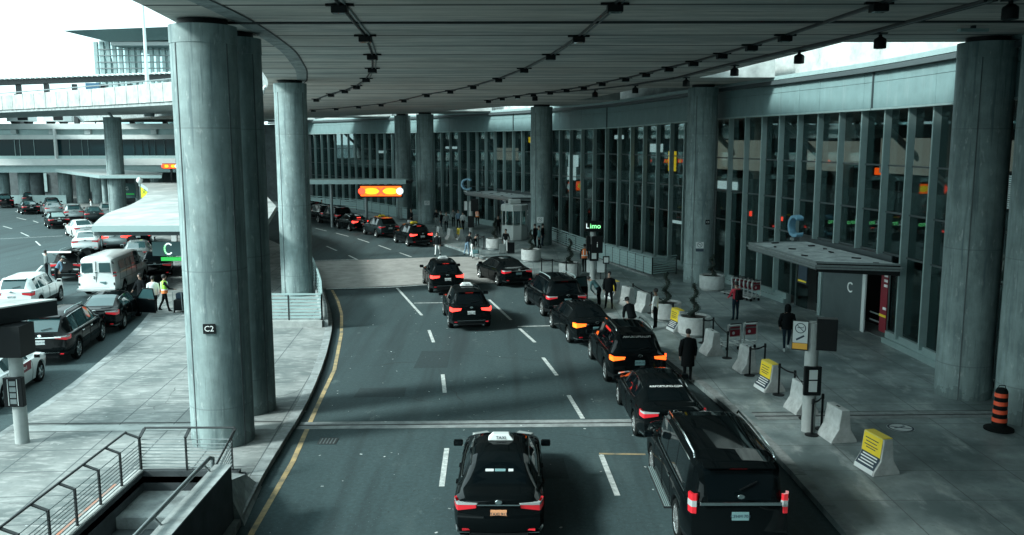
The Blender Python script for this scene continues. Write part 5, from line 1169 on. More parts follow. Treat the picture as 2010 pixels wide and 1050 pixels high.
p1 = G(1280,543,.15); p2 = G(1150,501,.15); p3 = G(1078,472,.15); p4 = G(1327,538,.15)
rail_panel(rl, p1, p2, ral, 6, 1.12, True, 1.15); rail_panel(rl, p2, p3, ral, 6, 1.12, False, 2.2); rail_panel(rl, p1, p4, ral, 7, 1.12, False, 2)
mb = MB(); mb.bar(p1+Vector((-.12,-.08,.04)), p3+Vector((-.12,0,.04)), .35, .08, kerbc); mb.build('base_kerb', rl)
# far railing along the taxi queue
rl2 = thing('guard_railing', 'distant glass and metal railing along the far facade behind the taxi queue', 'railing')
A = G(800,432,.15); B = G(700,412,.15); C_ = G(610,404,.15); rail_panel(rl2, A, B, ral, 4, 1.2, True, 2.5); rail_panel(rl2, B, C_, ral, 4, 1.2, False, 3)
# ticket kiosk
g_ = G(1010,472,.15); kx, ky = g_.x, g_.y+1.1; kk = thing('ticket_kiosk', 'round pale glass kiosk left of a round column on the far sidewalk', 'kiosk', (kx,ky,.15), R(12))
pk = mat('kiosk_paint', (.48,.52,.51), .5); MB().lathe([(1.0,0),(1.0,.12),(1.05,.13),(1.05,1.15),(1.0,1.18)], pk, 10).build('base_wall', kk)
MB().lathe([(.98,1.18),(.98,2.3)], glass_c, 10).build('window_band', kk); MB().lathe([(1.1,2.3),(1.1,2.75),(1.0,2.8)], pk, 10).build('roof_band', kk); mb = MB(); mb.box((0,0,3.0), (.9,.7,.35), pk); mb.build('roof_unit', kk, bevel=.06)
for k in range(10): a_ = 2*math.pi*k/10; mb = MB(); mb.box((math.cos(a_)*1.0, math.sin(a_)*1.0, 1.74), (.07,.07,1.14), pk, Matrix.Rotation(a_,3,'Z')); mb.build('window_post', kk)
mb = MB(); mb.box((0,.2,.75), (1.2,.5,.9), steel); mb.build('counter', kk)
# =================== ceiling lamps and conduits ===================
rows = [[(667,19),(717,77),(731,113),(731,139),(719,158),(700,172),(677,181),(650,189),(621,199)],[(1207,17),(1136,78),(1081,113),(1029,139),(979,158),(929,172),(884,182),(838,190),(793,200),(748,207),(704,211),(660,215),(615,218)],
        [(1725,16),(1541,76),(1475,95),(1417,111),(1361,126),(1313,137),(1268,148),(1228,157),(1182,166),(1146,174),(1112,179),(1080,184),(1047,189),(1016,193),(986,197),(959,201)]]
RN = ['left conduit','middle conduit','right conduit']; src = None; n_all = 0
def ceil_pt(px, py):
    z = 10.9
    for _ in range(4): p = G(px, py, z); z = 10.95-drop(p.y)-.13
    return p, z+.13
words = ['nearest','second','third','fourth','fifth','sixth','seventh','eighth','ninth','tenth','eleventh','twelfth','thirteenth','fourteenth','fifteenth','farthest']
for ri, row in enumerate(rows):
    pts = []
    for i, (px, py) in enumerate(row):
        p, z = ceil_pt(px, py); pts.append(Vector((p.x,p.y,z-.03)))
        wd = words[i] if i < len(row)-1 else 'farthest'; lb = 'black box lamp under the deck, %s on the %s' % (wd, RN[ri])
        if src is None:
            t = thing('ceiling_lamp', lb, 'ceiling lamp', (0,0,0), 0, 'black box lamps under the deck'); mb = MB(); mb.box((0,0,-.13), (.34,.30,.16), black); mb.build('housing', t, bevel=.01)
            mb = MB(); mb.box((0,0,-.03), (.62,.10,.05), black); mb.build('bracket', t); mb = MB(); mb.box((0,0,-.213), (.26,.22,.008), lens_w); mb.build('lens', t); src = t
        else: t = copy_tree(src); t['label'] = lb
        t.location = (p.x, p.y, z)
    mb = MB(); 
    a0 = pts[0]+(pts[0]-pts[1])*1.5; a0.z = pts[0].z; P_ = [a0]+pts
    mb.tube(P_, .035, steel_d, 6); o = mb.build('conduit'); tag(o, 'thin dark conduit pipe carrying the %s row of box lamps' % RN[ri].split()[0], 'conduit', 'conduits under the deck')
    mb = MB(); mb.tube([p+Vector((.13,0,0)) for p in P_], .022, steel, 6); o = mb.build('conduit'); tag(o, 'slim pale conduit beside the dark one on the %s lamp row' % RN[ri].split()[0], 'conduit', 'conduits under the deck')
drow = [(1984,16),(1728,80),(1569,113),(1442,140),(1347,163),(1247,178),(1168,187),(1050,196)]; src = None; DP = []
for i, (px, py) in enumerate(drow):
    p, z = ceil_pt(px, py-6); DP.append(Vector((p.x-.3,p.y,z-.05))); lb = 'small cylindrical lamp at the edge of the deck, %s from the camera' % (['first']+words[1:])[i]
    if src is None:
        t = thing('cylinder_lamp', lb, 'ceiling lamp', (0,0,0), 0, 'cylindrical lamps along the deck edge'); mb = MB(); mb.lathe([(.05,-.0),(.05,-.10),(.15,-.16),(.17,-.20),(.17,-.42),(.14,-.43)], black, 18); mb.build('housing', t, smooth=35); mb = MB(); mb.box((0,0,-.02), (.3,.3,.04), steel_d); mb.build('bracket', t); src = t
    else: t = copy_tree(src); t['label'] = lb
    t.location = (p.x, p.y, z)
for k in range(3):
    mb = MB(); mb.tube([p+Vector((-.12*k,0,.02)) for p in DP], .025+.01*k, steel_d if k != 1 else steel, 6); o = mb.build('conduit'); tag(o, 'conduit along the deck edge above the facade, %s of three parallel pipes' % ('outermost','middle','innermost')[k], 'conduit', 'conduits under the deck')
p, z = ceil_pt(1910,60); fl = thing('strip_light', 'pale tilted strip light beside the top of the dark right column', 'ceiling lamp', (p.x,p.y,z)); mb = MB(); mb.box((0,0,-.12), (.75,.18,.08), alum, Matrix.Rotation(.0,3,'Z')); mb.build('housing', fl, bevel=.01); mb = MB(); mb.box((0,0,-.04), (.1,.1,.08), steel_d); mb.build('bracket', fl)
# =================== lane sign gantry ===================
def slab_from(name, label, cat, pts, z0, z1, m_, mt=None, parts=None):
    t = thing(name, label, cat); mb = MB(); mb.prism(pts, z0, z1, m_, mt); mb.build('roof', t); return t
a = AT(600,357,80); b = AT(797,357,80); cn = thing('lane_gantry', 'flat pale gantry roof with glowing orange X lane sign hanging under it', 'gantry')
mb = MB(); mb.box(((a.x+b.x)/2, 81, a.z), (b.x-a.x, 2.4, .40), alum); mb.build('beam', cn); mb = MB(); mb.box((b.x+.2, 81, a.z-.03), (.4,2.2,.3), black); mb.build('end_cap', cn)
for px in (718,650): p = AT(px,365,81); mb = MB(); mb.lathe([(.14,0),(.14,a.z-.2)], steel, 14, (p.x,81,0)); mb.build('post', cn, smooth=40)
def xsign(parent, c, w_, h_, nm='lane_sign'):
    mb = MB(); mb.box((0,0,0), (w_,.2,h_), black); o = mb.build(nm, parent); o.location = c
    mb = MB(); mb.box((0,-.11,0), (w_*.94,.02,h_*.78), amber_let); f_ = mb.build('lit_face', o)
    for sx in (-1,1):
        mb = MB(); n_ = 18; mb.add([(sx*w_*.22+math.cos(2*math.pi*k/n_)*w_*.18, -.126, math.sin(2*math.pi*k/n_)*h_*.25) for k in range(n_)], [tuple(range(n_))], yell_let); mb.build('lit_lobe', f_)
    mb = MB(); mb.bar((-w_*.09,-.135,-h_*.3),(w_*.09,-.135,h_*.3), .01, .15, red_lamp); mb.bar((-w_*.09,-.14,h_*.3),(w_*.09,-.14,-h_*.3), .01, .15, red_lamp); mb.build('lit_cross', f_)
    for sx in (-1,1): q = MB(); q.tube([(sx*w_*.44,-.10,0),(sx*w_*.44,-.20,0)], h_*.28, white_let if sx > 0 else red_lamp, 14); q.build('signal_lamp', o)
xsign(cn, AT(748,375,79.4), 3.9, 1.15)
# =================== island: railings, stair, shelter, canopy ===================
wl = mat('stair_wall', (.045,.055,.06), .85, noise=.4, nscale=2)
st_ = thing('stairwell', 'sunken concrete stair with landing at the bottom left', 'stair')
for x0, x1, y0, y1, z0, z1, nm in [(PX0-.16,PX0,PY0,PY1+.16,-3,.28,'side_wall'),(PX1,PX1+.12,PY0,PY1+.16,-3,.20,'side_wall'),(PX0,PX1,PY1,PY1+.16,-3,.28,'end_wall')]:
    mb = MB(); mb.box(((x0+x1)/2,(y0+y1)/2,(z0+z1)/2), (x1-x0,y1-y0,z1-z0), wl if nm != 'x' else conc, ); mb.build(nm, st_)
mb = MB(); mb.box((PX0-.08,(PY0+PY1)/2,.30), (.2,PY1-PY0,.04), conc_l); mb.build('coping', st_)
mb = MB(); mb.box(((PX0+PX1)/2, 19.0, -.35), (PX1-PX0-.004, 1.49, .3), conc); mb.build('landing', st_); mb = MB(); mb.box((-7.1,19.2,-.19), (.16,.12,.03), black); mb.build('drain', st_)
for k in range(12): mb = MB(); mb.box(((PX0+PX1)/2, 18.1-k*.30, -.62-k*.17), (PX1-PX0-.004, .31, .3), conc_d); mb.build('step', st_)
mb = MB(); mb.box((-7.0,17.9,-2.0), (.004,.004,.004), conc_d)
pw_ = thing('parapet_wall', 'dark concrete parapet with tube handrail between stair and road', 'wall')
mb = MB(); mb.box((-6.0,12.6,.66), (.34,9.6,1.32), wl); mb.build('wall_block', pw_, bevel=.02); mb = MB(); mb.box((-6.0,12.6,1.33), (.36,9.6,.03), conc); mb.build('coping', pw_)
mb = MB(); mb.add([(-6.45,17.4,0),(-5.62,17.4,0),(-5.85,19.5,0),(-6.55,19.5,0),(-6.35,17.4,.85),(-6.0,17.4,.95),(-6.12,19.2,.42),(-6.5,19.3,.42)], [(3,2,1,0),(4,5,6,7),(0,1,5,4),(1,2,6,5),(2,3,7,6),(3,0,4,7)], conc); mb.build('end_wedge', pw_)
mb = MB(); mb.tube([(-6.25,8,1.52),(-6.25,17.3,1.52),(-6.27,17.55,1.42),(-6.3,17.6,1.2)], .045, steel, 10)
for y_ in (9.5,12,14.5,17): mb.tube([(-6.1,y_,1.3),(-6.25,y_,1.48)], .02, steel, 6)
mb.build('handrail', pw_, smooth=40)
sr = thing('stair_railing', 'dark metal bar railing around the sunken stair at bottom left', 'railing')
def leaning(t, A, B, out, posts, nb=9, h=.98, zb=.30):
    A, B, out = Vector(A), Vector(B), Vector(out); d = (B-A).normalized()
    for u in posts:
        p = A+(B-A)*u; mb = MB(); mb.bar(p+Vector((0,0,zb-.05)), p+Vector((0,0,h+.12)), .03, .07, steel_d); mb.bar(p+Vector((0,0,h+.10)), p+out*.30+Vector((0,0,h+.22)), .07, .03, steel_d); mb.build('post', t)
    mb = MB(); mb.tube([A+out*.30+Vector((0,0,h+.24)), B+out*.30+Vector((0,0,h+.24))], .026, steel_d, 8); mb.build('top_rail', t, smooth=40)
    for k in range(nb):
        z_ = zb+.06+k*(h-zb)/(nb-.5); o_ = out*(0 if k < nb-1 else .1); mb = MB(); mb.tube([A+o_+Vector((0,0,z_)), B+o_+Vector((0,0,z_))], .012, steel, 6); mb.build('bar', t, smooth=40)
leaning(sr, (PX0-.06,10.5,0), (PX0-.06,PY1+.05,0), (-1,0,0), [1-(.0+1.02*k)/9.3 for k in range(9)])
leaning(sr, (PX0-.06,PY1+.08,0), (-6.62,PY1+.08,0), (0,1,0), [0,.5,1.0]); leaning(sr, (-6.62,PY1+.08,0), (-6.32,17.7,0), (.2,.1,0), [1.0], 8)
r2_ = thing('guard_railing', 'grey slatted railing on the island in front of the round column beyond the road bend', 'railing')
xr = lambda y_: I(y_)-.42
mb = MB(); mb.prism([(-10.9,36.35),(xr(36.4),36.35),(xr(36.4),36.75),(-10.9,36.75)], .15, .42, conc_l); mb.build('base_wall', r2_)
rail_panel(r2_, (-10.9,36.6,.42), (xr(36.6),36.6,.42), MATS['rail_grey_paint'], 7, 1.12, False, 1.45, .05)
yy_ = [36.6,40,43.5,47,50.5,54]
for y0, y1 in zip(yy_, yy_[1:]):
    rail_panel(r2_, (xr(y0),y0,.42), (xr(y1),y1,.42), ral, 7, 1.12, False, 1.8, .05); mb = MB(); mb.prism([(xr(y0)-.1,y0),(xr(y0)+.25,y0),(xr(y1)+.25,y1),(xr(y1)-.1,y1)], .15, .42, conc); mb.build('base_wall', r2_)
# white pipe with elbow behind the left columns
pp_ = MB(); q = [AT(508,345+240,50), AT(512,300,50), AT(513,190,50), AT(519,172,50), AT(527,165,50)]; q[0].z = .15; pp_.tube(q, .09, plate_w, 8); o = pp_.build('drain_pipe', smooth=40); tag(o, 'pale vertical drain pipe with bent top between the left columns', 'pipe')
for px_, lb in ((497,'far lamp pole between the left columns'),(524,'slim pole just left of the third column')):
    a = AT(px_,600,58); mb = MB(); mb.lathe([(.12,.15),(.12,10.3)], steel_d, 10, (a.x,58,0)); o = mb.build('slim_pole', smooth=40); tag(o, 'dark '+lb, 'pole')
# shelter and lamp post far left
x, y, z = sw(38,872); sh_ = thing('signpost', 'round grey post with black notice box under the small shelter roof at far left', 'signpost', (x,y+.15,z))
MB().lathe([(.17,0),(.17,3.0)], MATS['post_paint'], 24).build('pole', sh_, smooth=40); nb = frame_box(sh_, 'notice_frame', (0,-.16,1.42), (.50,.16,.78))
mb = MB()
for k in range(4): mb.box((0,-.084,.24-k*.16), (.16,.01,.12), steel)
for sx in (-.12,.12): mb.box((sx,-.086,0), (.015,.012,.7), plate_w)
mb.build('notice_sheet', nb)
c1 = AT(100,592,22.6); rf = thing('shelter_roof', 'small shelter roof with white top and black fascia at far left', 'shelter roof')
mb = MB(); q = [(c1.x,22.9),(c1.x-5,22.9),(c1.x-5,20.6),(c1.x-1.6,20.6)]; mb.prism(q, c1.z-.42, c1.z-.02, black); mb.build('fascia', rf); mb = MB(); mb.prism(q, c1.z-.016, c1.z+.02, conc_l); mb.build('roof_sheet', rf)
mb = MB(); mb.box((c1.x-2.4, 21.9, c1.z-.85), (4.2,.7,.8), black); mb.build('sign_box', rf)
for px_ in (c1.x-4.6,): mb = MB(); mb.box((px_,21.9,1.7), (.2,.2,3.2), black); mb.build('leg', rf)
# big white canopy over the island
cp = thing('island_canopy', 'large white roofed canopy with curved left edge over the island', 'canopy'); ZC = 3.9
pts = [G(180,443,ZC),G(196,428,ZC),G(209,419,ZC),G(230,411,ZC),G(251,404,ZC),G(264,398,ZC),G(276,391,ZC),G(286,383,ZC),G(290,377,ZC),G(290,370,ZC),G(283,364,ZC),G(272,359,ZC)]
pts = [(p.x,p.y) for p in pts]+[(-31,87),(-24,76),(-18.5,66),(-14.8,55),(-12.6,45),(-12.3,42.6)]
mb = MB(); mb.prism(pts, ZC-.30, ZC, mat('canopy_fascia', (.30,.40,.40), .6), mat('canopy_roof', (.42,.44,.43), .75, noise=.35, nscale=.8, stretch=(1,.5,1), bump=.1, build=b_canopy)); mb.build('roof', cp)
cx_ = sum(p[0] for p in pts)/len(pts); cy_ = sum(p[1] for p in pts)/len(pts); ins = [(cx_+(p[0]-cx_)*.95, cy_+(p[1]-cy_)*.97) for p in pts]
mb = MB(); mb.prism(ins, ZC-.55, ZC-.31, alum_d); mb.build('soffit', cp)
for y_ in (45,52,59,66,73,80):
    x_ = (W(y_)+max(I(y_), W(y_)+3))/2-.6; mb = MB(); mb.lathe([(.16,.15),(.16,ZC-.7)], alum, 16, (x_,y_,0)); mb.build('post', cp, smooth=40)
mb = MB(); p = G(344,505,.15); mb.box((p.x,p.y,1.7), (.35,.1,3.0), plate_w); mb.build('post_panel', cp)
cs = thing('hanging_sign', 'teal hanging sign with dotted green C and bright green strip below it', 'sign'); c = AT(328,488,44.0)
mb = MB(); mb.box((c.x+.05,44,c.z), (1.55,.14,.72), mat('sign_teal', (.05,.12,.125), .5)); bo = mb.build('board', cs); mb = MB(); mb.box((c.x+.3,43.98,c.z-.52), (1.2,.16,.18), green_lit); mb.build('lit_strip', cs)
for k in range(14):
    a_ = R(50+k*260/13); mb = MB(); mb.box((c.x+.1+math.cos(a_)*.2, 43.92, c.z+math.sin(a_)*.27), (.07,.01,.07), green_let if 4 < k < 10 else white_let); mb.build('lit_dot', bo)
for sx in (-.6,.8): mb = MB(); mb.box((c.x+sx,44,(c.z+.4+ZC-.7)/2), (.06,.06,max(.02, ZC-.7-c.z-.4)), steel_d); mb.build('hanger', cs)
tr = thing('luggage_trolley', 'dark luggage trolley with stacked bags beside the big left column', 'trolley', sw(354,612)); mb = MB(); mb.box((0,0,.35), (.4,.5,.5), cloth_k); mb.box((0,.05,.75), (.3,.3,.28), cloth_n); mb.build('bags', tr, bevel=.04)
mb = MB(); mb.tube([(-.2,.25,.08),(-.2,-.25,.08),(-.2,-.3,1.0),(.2,-.3,1.0),(.2,-.25,.08),(.2,.25,.08)], .018, steel, 6); mb.build('frame', tr)
for sx in (-1,1): mb = MB(); mb.tube([(sx*.2-.02,-.2,.06),(sx*.2+.02,-.2,.06)], .06, rubber, 10); mb.build('wheel', tr)
# farther canopy
c2_ = thing('island_canopy', 'thin pointed grey canopy behind the large white one', 'canopy'); q = [G(110,337,4.4),G(215,338,4.4),G(318,350,4.4),G(318,353,4.4),G(195,354,4.4)]
q = [(AT(108,337,104).x,104),(AT(215,337,106).x,106),(AT(320,350,92).x,92),(AT(318,355,86).x,86),(AT(195,354,86).x,86)]
mb = MB(); mb.prism(q, 4.35, 4.65, alum, mat('grey_canopy_top', (.40,.45,.45), .7)); mb.build('roof', c2_)
for px_ in (207,240,272): a = AT(px_,380,92); mb = MB(); mb.lathe([(.32,0),(.32,4.35)], colc, 16, (a.x,92,0)); mb.build('post', c2_, smooth=40)
sg = thing('hanging_sign', 'small distant teal sign with white symbol and green stripe', 'sign'); a = AT(250,374,90); mb = MB(); mb.box((a.x,90,a.z), (1.7,.15,1.5), mat('sign_teal', (.05,.12,.125), .5)); bq = mb.build('board', sg); mb = MB(); mb.box((a.x,89.9,a.z-.35), (1.45,.04,.08), green_lit); mb.build('lit_strip', bq); text('G', .5, white, bq, 'symbol', (a.x,89.9,a.z+.2), (R(90),0,0)); mb = MB(); mb.box((a.x,90,(a.z+5)/2-.0), (.1,.1,1.2), steel_d); mb.build('hanger', sg)
yg = thing('route_sign', 'small bright yellow green sign beside the curved canopy edge', 'sign'); a = AT(283,377,84); mb = MB(); mb.box((a.x,84,a.z), (.55,.1,1.1), mat('sign_lime', (.45,.6,.03), .5, emit=(.5,.7,.02), estr=.4)); q_ = mb.build('board', yg); text('X', .5, ink, q_, 'symbol', (a.x,83.93,a.z), (R(90),0,0)); mb = MB(); mb.box((a.x,84.1,a.z/2), (.08,.08,a.z), steel_d); mb.build('post', yg)
a = AT(274,354,84); gb = thing('globe_lamp', 'small white globe lamp above the far tip of the white canopy', 'lamp', (a.x,84,0)); mb = MB(); mb.lathe([(.05,-.30),(.20,-.24),(.32,0),(.20,.24),(.02,.32)], white, 16, (0,0,a.z)); mb.build('globe', gb, smooth=60); mb = MB(); mb.lathe([(.06,0),(.06,a.z-.28)], steel, 8); mb.build('post', gb)
xs = thing('lane_gantry', 'distant orange lane sign beside the big left column', 'lane sign'); a = AT(334,326,100); xsign(xs, a, 1.7, .62); mb = MB(); mb.box((a.x,100.3,a.z/2+.2), (.2,.2,a.z), steel_d); mb.build('post', xs)
# =================== curved ramp and buildings at the left ===================
rp = thing('curved_ramp', 'curved concrete ramp deck with pale panelled parapet at upper left', 'ramp')
out = [(-17.6,58.5),(-25.5,65.5),(-33,72.5),(-42,80.5),(-51.5,88.5),(-62,98),(-78,112)]
inn = [(L(58.5),58.6),(L(68),68),(L(76),76),(L(84),84),(L(92),92),(-56,104),(-72,118)]
inn = [(x_+.1, y_) for x_, y_ in inn]; mb = MB(); pp = MB(); cpm = MB()
zr = [10.62,10.58,10.62,10.7,10.75,10.75,10.8]
for i in range(6):
    o0, o1, n0, n1 = out[i], out[i+1], inn[i], inn[i+1]; z0, z1 = zr[i], zr[i+1]
    mb.add([(*o0,z0),(*o1,z1),(*n1,z1),(*n0,z0),(*o0,z0+.9),(*o1,z1+.9),(*n1,z1+.9),(*n0,z0+.9)], [(0,1,2,3),(7,6,5,4),(4,5,1,0)], conc)
    for k in range(5):
        a = Vector((*o0,z0)).lerp(Vector((*o1,z1)), k/5+.004); b = Vector((*o0,z0)).lerp(Vector((*o1,z1)), (k+1)/5-.004); d = (b-a).normalized(); r_ = Vector((d.y,-d.x,0))*-.12
        q = [a+r_+Vector((0,0,.25)), b+r_+Vector((0,0,.25)), b+r_+Vector((0,0,1.62)), a+r_+Vector((0,0,1.62))]; w2 = [v-r_*2.6 for v in q]
        pp.add(q+w2, [(0,1,2,3),(7,6,5,4),(3,2,6,7),(1,5,6,2),(0,3,7,4)], conc_l)
mb.build('deck_slab', rp); pp.build('parapet', rp)
for i in range(6): a = Vector((*out[i],zr[i]+1.85)); b = Vector((*out[i+1],zr[i+1]+1.85)); cpm.tube([a,b], .05, steel, 6)
cpm.build('rail', rp)
dp = MB(); a = AT(209,210,87); b = AT(222,232,87.5); c = AT(230,335,88); dp.tube([a, AT(214,222,87), b, AT(229,245,88), AT(230,300,88), c], .13, steel, 8); o = dp.build('drain_pipe', smooth=40); tag(o, 'long thin drain pipe running down beside the distant round column', 'pipe')
lpp = thing('light_mast', 'very tall thin white mast standing behind the curved ramp', 'mast'); a = AT(291,190,90); mb = MB(); mb.lathe([(.30,10.6),(.24,12),(.16,16),(.10,26)], plate_w, 12, (a.x,90,0)); mb.build('pole', lpp, smooth=40); mb = MB(); mb.lathe([(.5,10.4),(.55,11.2),(.3,13)], steel, 12, (a.x,90,0)); mb.build('collar', lpp)
bd = thing('parking_building', 'long low grey building with white floor bands and dark glass strip at the left', 'building'); YB = 108.0
def band(nm, x0, y0, x1, y1, m_, Y=YB, dep=1.0, par=None):
    a = AT(x0,y0,Y); b = AT(x1,y1,Y); mb = MB(); mb.box(((a.x+b.x)/2, Y+dep/2, (a.z+b.z)/2), (abs(b.x-a.x), dep, abs(a.z-b.z)), m_); return mb.build(nm, par or bd)
pc_ = mat('white_render', (.62,.65,.64), .8, noise=.1, nscale=1); bgl = mat('strip_glass', (.006,.025,.03), .15, spec=.2)
band('roof_slab', -90,243, 345,253, pc_, YB-.6, 14); band('roof_slab', -90,265, 345,273, pc_, YB-.5, 14); band('upper_wall', -90,253,345,265, alum, YB+.2, 10)
band('glass_strip', -90,273,345,306, bgl, YB, .5); band('floor_band', -90,306,345,312, alum, YB-.3, 10); band('floor_band', -90,312,345,324, pc_, YB-.9, 14); band('under_beam', -90,324,345,338, alum, YB+.3, 8)
band('mullion_pier', 103,252,111,316, pc_, YB-.75, .5)
for px_ in (28,38,66,136,160,172,205,262,278,290,303,322): band('mullion', px_,274,px_+2,306, alum, YB-.1, .2)
for px_ in (20,95,165,295): band('roof_vent', px_,254,px_+12,263, plate_w, YB-.2, .5)
for px_ in (8,52,75,130,165,195,310): a = AT(px_,390,YB+3); mb = MB(); mb.lathe([(.8,0),(.8,4.6)], colc if px_ not in (75,) else conc_d, 16, (a.x,YB+3,0)); mb.build('pier', bd, smooth=40)
mb = MB(); mb.box((-55,YB+16,2.5), (90,.5,6), conc_d); mb.build('rear_wall', bd)
for i, (px_, w_) in enumerate(((6,8),(55,6),(120,9),(150,7),(230,6),(300,10))):
    a = AT(px_,372,YB+6); mb = MB(); mb.box((a.x,YB+15.6,2.2), (w_*.18,.1,2.6), alum); mb.build('rear_panel', bd)
mb = MB(); mb.box((AT(20,380,YB+2).x,YB+2,.7), (14,.1,1.1), alum); mb.build('low_fence', bd)
mb = MB(); mb.box((AT(60,363,YB+5).x,YB+5,AT(60,364,YB+5).z), (.9,.1,.5), yellow); mb.build('yellow_sign', bd)
mb = MB(); mb.box((AT(345,360,YB+6).x+6,YB+6,5), (30,.5,10), conc_d); mb.build('rear_wall', bd)
for i, (x0, x1, lb) in enumerate(((13,55,'left rooftop machine with white casing and black opening'),(84,124,'right rooftop machine with white casing and black opening'))):
    t = thing('rooftop_unit', lb, 'rooftop unit'); a = AT(x0,240,YB+1); b = AT(x1,218,YB+1); wd_ = b.x-a.x; zc_ = (a.z+b.z)/2; hh = b.z-a.z
    mb = MB(); mb.box(((a.x+b.x)/2, YB+2, zc_+.1), (wd_,2,hh), plate_w); mb.build('casing', t, bevel=.08); mb = MB(); mb.box((b.x-wd_*.26, YB+.98, zc_+.1), (wd_*.45,.06,hh*.78), black); mb.build('opening', t)
    for sx in (.2,.8): mb = MB(); mb.tube([(a.x+wd_*sx,YB+1.3,a.z+.05),(a.x+wd_*sx,YB+2.6,a.z+.05)], .25, black, 10); mb.build('wheel', t)
    mb = MB(); mb.tube([(b.x,YB+1.5,zc_+.4),(b.x+1.5,YB+1.5,zc_+.1),(b.x+2.2,YB+1.5,a.z)], .12, steel, 6); mb.build('duct', t)
# glass tower and elevated walkway
YT = 150.0; tw_ = thing('glass_pavilion', 'glass box building with wide overhanging roof against the white sky', 'building')
def bandT(nm, x0, y0, x1, y1, m_, Y=YT, dep=.3): return band(nm, x0, y0, x1, y1, m_, Y, dep, tw_)
a = AT(190,85,YT); b = AT(350,150,YT); mb = MB(); mb.box(((a.x+b.x)/2,YT+.3,(a.z+b.z)/2-4), (b.x-a.x,.05,a.z-b.z+8), glass_c); mb.build('glazing', tw_)
for px_ in range(190, 352, 12): bandT('mullion', px_,82,px_+1.2,205, alum, YT, .4)
for py_ in (96,108,121,133,146,158): bandT('transom', 190,py_,350,py_+1.6, steel, YT-.1, .4)
for px_ in (205,262,330): a = AT(px_,80,YT+8); mb = MB(); mb.lathe([(.9,0),(.9,a.z)], colc, 14, (a.x,YT+8,0)); mb.build('column', tw_, smooth=40)
mb = MB(); mb.tube([AT(205,90,YT+5), AT(232,170,YT+5)], .5, steel, 8); mb.build('brace', tw_)
r1_ = [AT(135,67,YT-7), AT(360,54,YT-7)]; r2q = [AT(155,77,YT-3), AT(360,70,YT-3)]
mb = MB(); z_ = r1_[0].z; mb.add([(r1_[0].x,YT-9,z_+.3),(r1_[1].x+8,YT-9,z_+1.2),(r1_[1].x+8,YT+22,z_+1.2),(r1_[0].x,YT+22,z_+.3),(r1_[0].x+5,YT-4,z_-.8),(r1_[1].x+8,YT-4,z_-.3),(r1_[1].x+8,YT+20,z_-.3),(r1_[0].x+5,YT+20,z_-.8)], [(0,1,2,3),(7,6,5,4),(4,5,1,0),(3,7,4,0),(1,5,6,2)], alum); mb.build('roof', tw_)
mb = MB(); mb.box(((r1_[0].x+r1_[1].x)/2+6,YT+6,z_-1.1), (r1_[1].x-r1_[0].x+2,19,.6), plate_w); mb.build('roof_fascia', tw_)
wk = thing('elevated_walkway', 'dark elevated walkway with louvred roof and short posts behind the ramp', 'walkway'); YW = 118.0
a = AT(-90,164,YW); b = AT(350,149,YW)
mb = MB(); mb.bar(a, b, 1.6, .8, steel_d); mb.build('roof_beam', wk)
for k in range(44): p = a.lerp(b, (k+.5)/44); mb = MB(); mb.box((p.x,YW-.9,p.z+.35), (.95,.9,.14), plate_w, Matrix.Rotation(.18,3,'Y')); mb.build('louvre', wk)
for px_ in (-20,36,91,146,203,255,320): p = AT(px_,165,YW); mb = MB(); mb.box((p.x,YW,(p.z+9)/2), (.55,.5,p.z-9), steel_d); mb.build('post', wk); mb = MB(); mb.box((p.x,YW-.1,AT(px_,186,YW).z), (.9,.6,.3), steel_d); mb.build('bracket', wk)
bs = thing('advert_panel', 'dark blue panel under the elevated walkway roof', 'panel'); a = AT(182,172,YW-1); mb = MB(); mb.box((a.x,YW-1,a.z), (1.8,.2,1.2), mat('panel_blue', (.02,.09,.16), .5)); mb.build('face', bs); mb = MB(); mb.box((a.x,YW-.9,a.z-2.5), (.12,.12,4.6), steel_d); mb.build('post', bs)

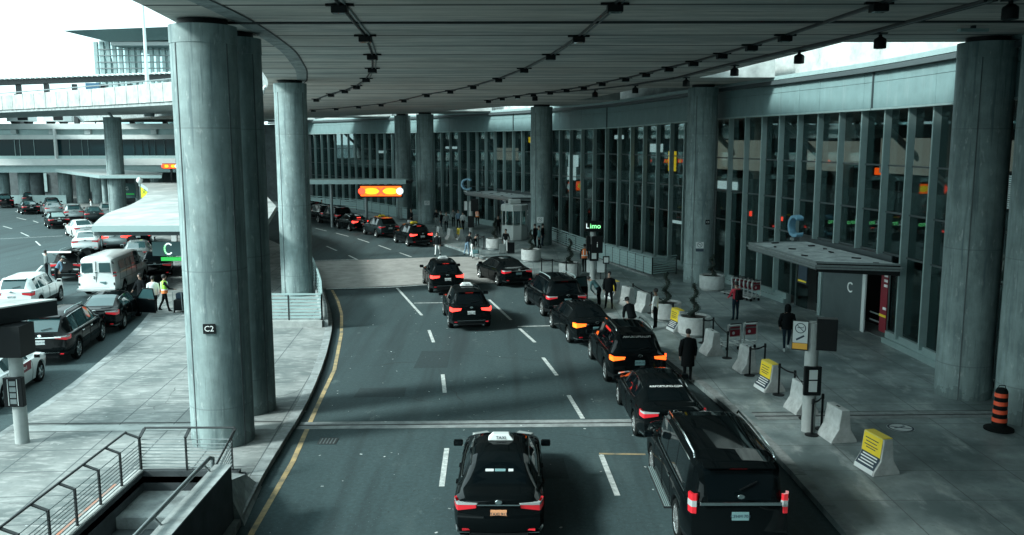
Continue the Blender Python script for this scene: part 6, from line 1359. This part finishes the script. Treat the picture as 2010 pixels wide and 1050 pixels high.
# worn orange kerb paint behind the stair railing, litter and patches on the ground
op = mat('worn_orange_paint', (.42,.13,.05), .8, noise=.2, nscale=3, dark=(.24,.25,.24))
mb = MB(); mb.add([(-9.22,16.2,.156),(-9.10,16.2,.156),(-9.10,19.3,.156),(-9.22,19.3,.156)], [(0,1,2,3)], op); mb.build('road_marking')['kind'] = 'structure'
pt_ = mat('asphalt_patch', (.018,.036,.04), .9, noise=.4, nscale=10, bump=.2)
for i, (x_, y_, w_, h_) in enumerate(((-2.9,31.5,1.2,2.6),(.9,20.6,.9,1.4),(-4.2,27.2,1.6,1.1),(2.0,38.2,1.1,2.2),(-16.8,27,1.2,2))):
    q = [(x_-w_/2,y_-h_/2),(x_+w_/2,y_-h_/2+.06),(x_+w_/2-.05,y_+h_/2),(x_-w_/2+.04,y_+h_/2-.05)]; mb = MB(); mb.add([(a,b,.0035) for a,b in q], [(0,1,2,3)], pt_); mb.build('asphalt_patch')['kind'] = 'structure'
for i, (x_, y_) in enumerate(((-4.95,22.6),(5.7,19.6))):
    mb = MB(); mb.box((0,0,.004), (.5,.5,.004), steel_d)
    for k in range(5): mb.box((-.18+k*.09,0,.0075), (.03,.42,.004), steel)
    o = mb.build('drain_grate'); o.location = (x_,y_,.004); tag(o, ('iron drain grate by the yellow line at the island kerb','iron drain grate in the road beside the nearest black SUV')[i], 'drain grate')
rnd = random.Random(11)
lt_ = MB()
for _ in range(260):
    x_, y_ = rnd.uniform(-13,6), rnd.uniform(13,46); 
    if x_ < I(y_)-.1 and x_ > W(y_)+.1: z_ = .152
    elif x_ > K(y_)-.1: continue
    else: z_ = .006
    if PX0-.3 < x_ < PX1+.3 and y_ < PY1+.3: continue
    s_ = rnd.uniform(.012,.04); a_ = rnd.random()*3; d1 = Vector((math.cos(a_),math.sin(a_),0))*s_; d2 = Vector((-d1.y,d1.x,0))*.7; p = Vector((x_,y_,z_+.004))
    lt_.add([p-d1-d2,p+d1-d2,p+d1+d2*.6,p-d1*.7+d2], [(0,1,2,3)], rnd.choice([conc_l,plate_w,conc]))
o = lt_.build('litter'); o['kind'] = 'stuff'; o['label'] = 'tiny pale specks of litter and grit scattered on road and island'; o['category'] = 'litter'
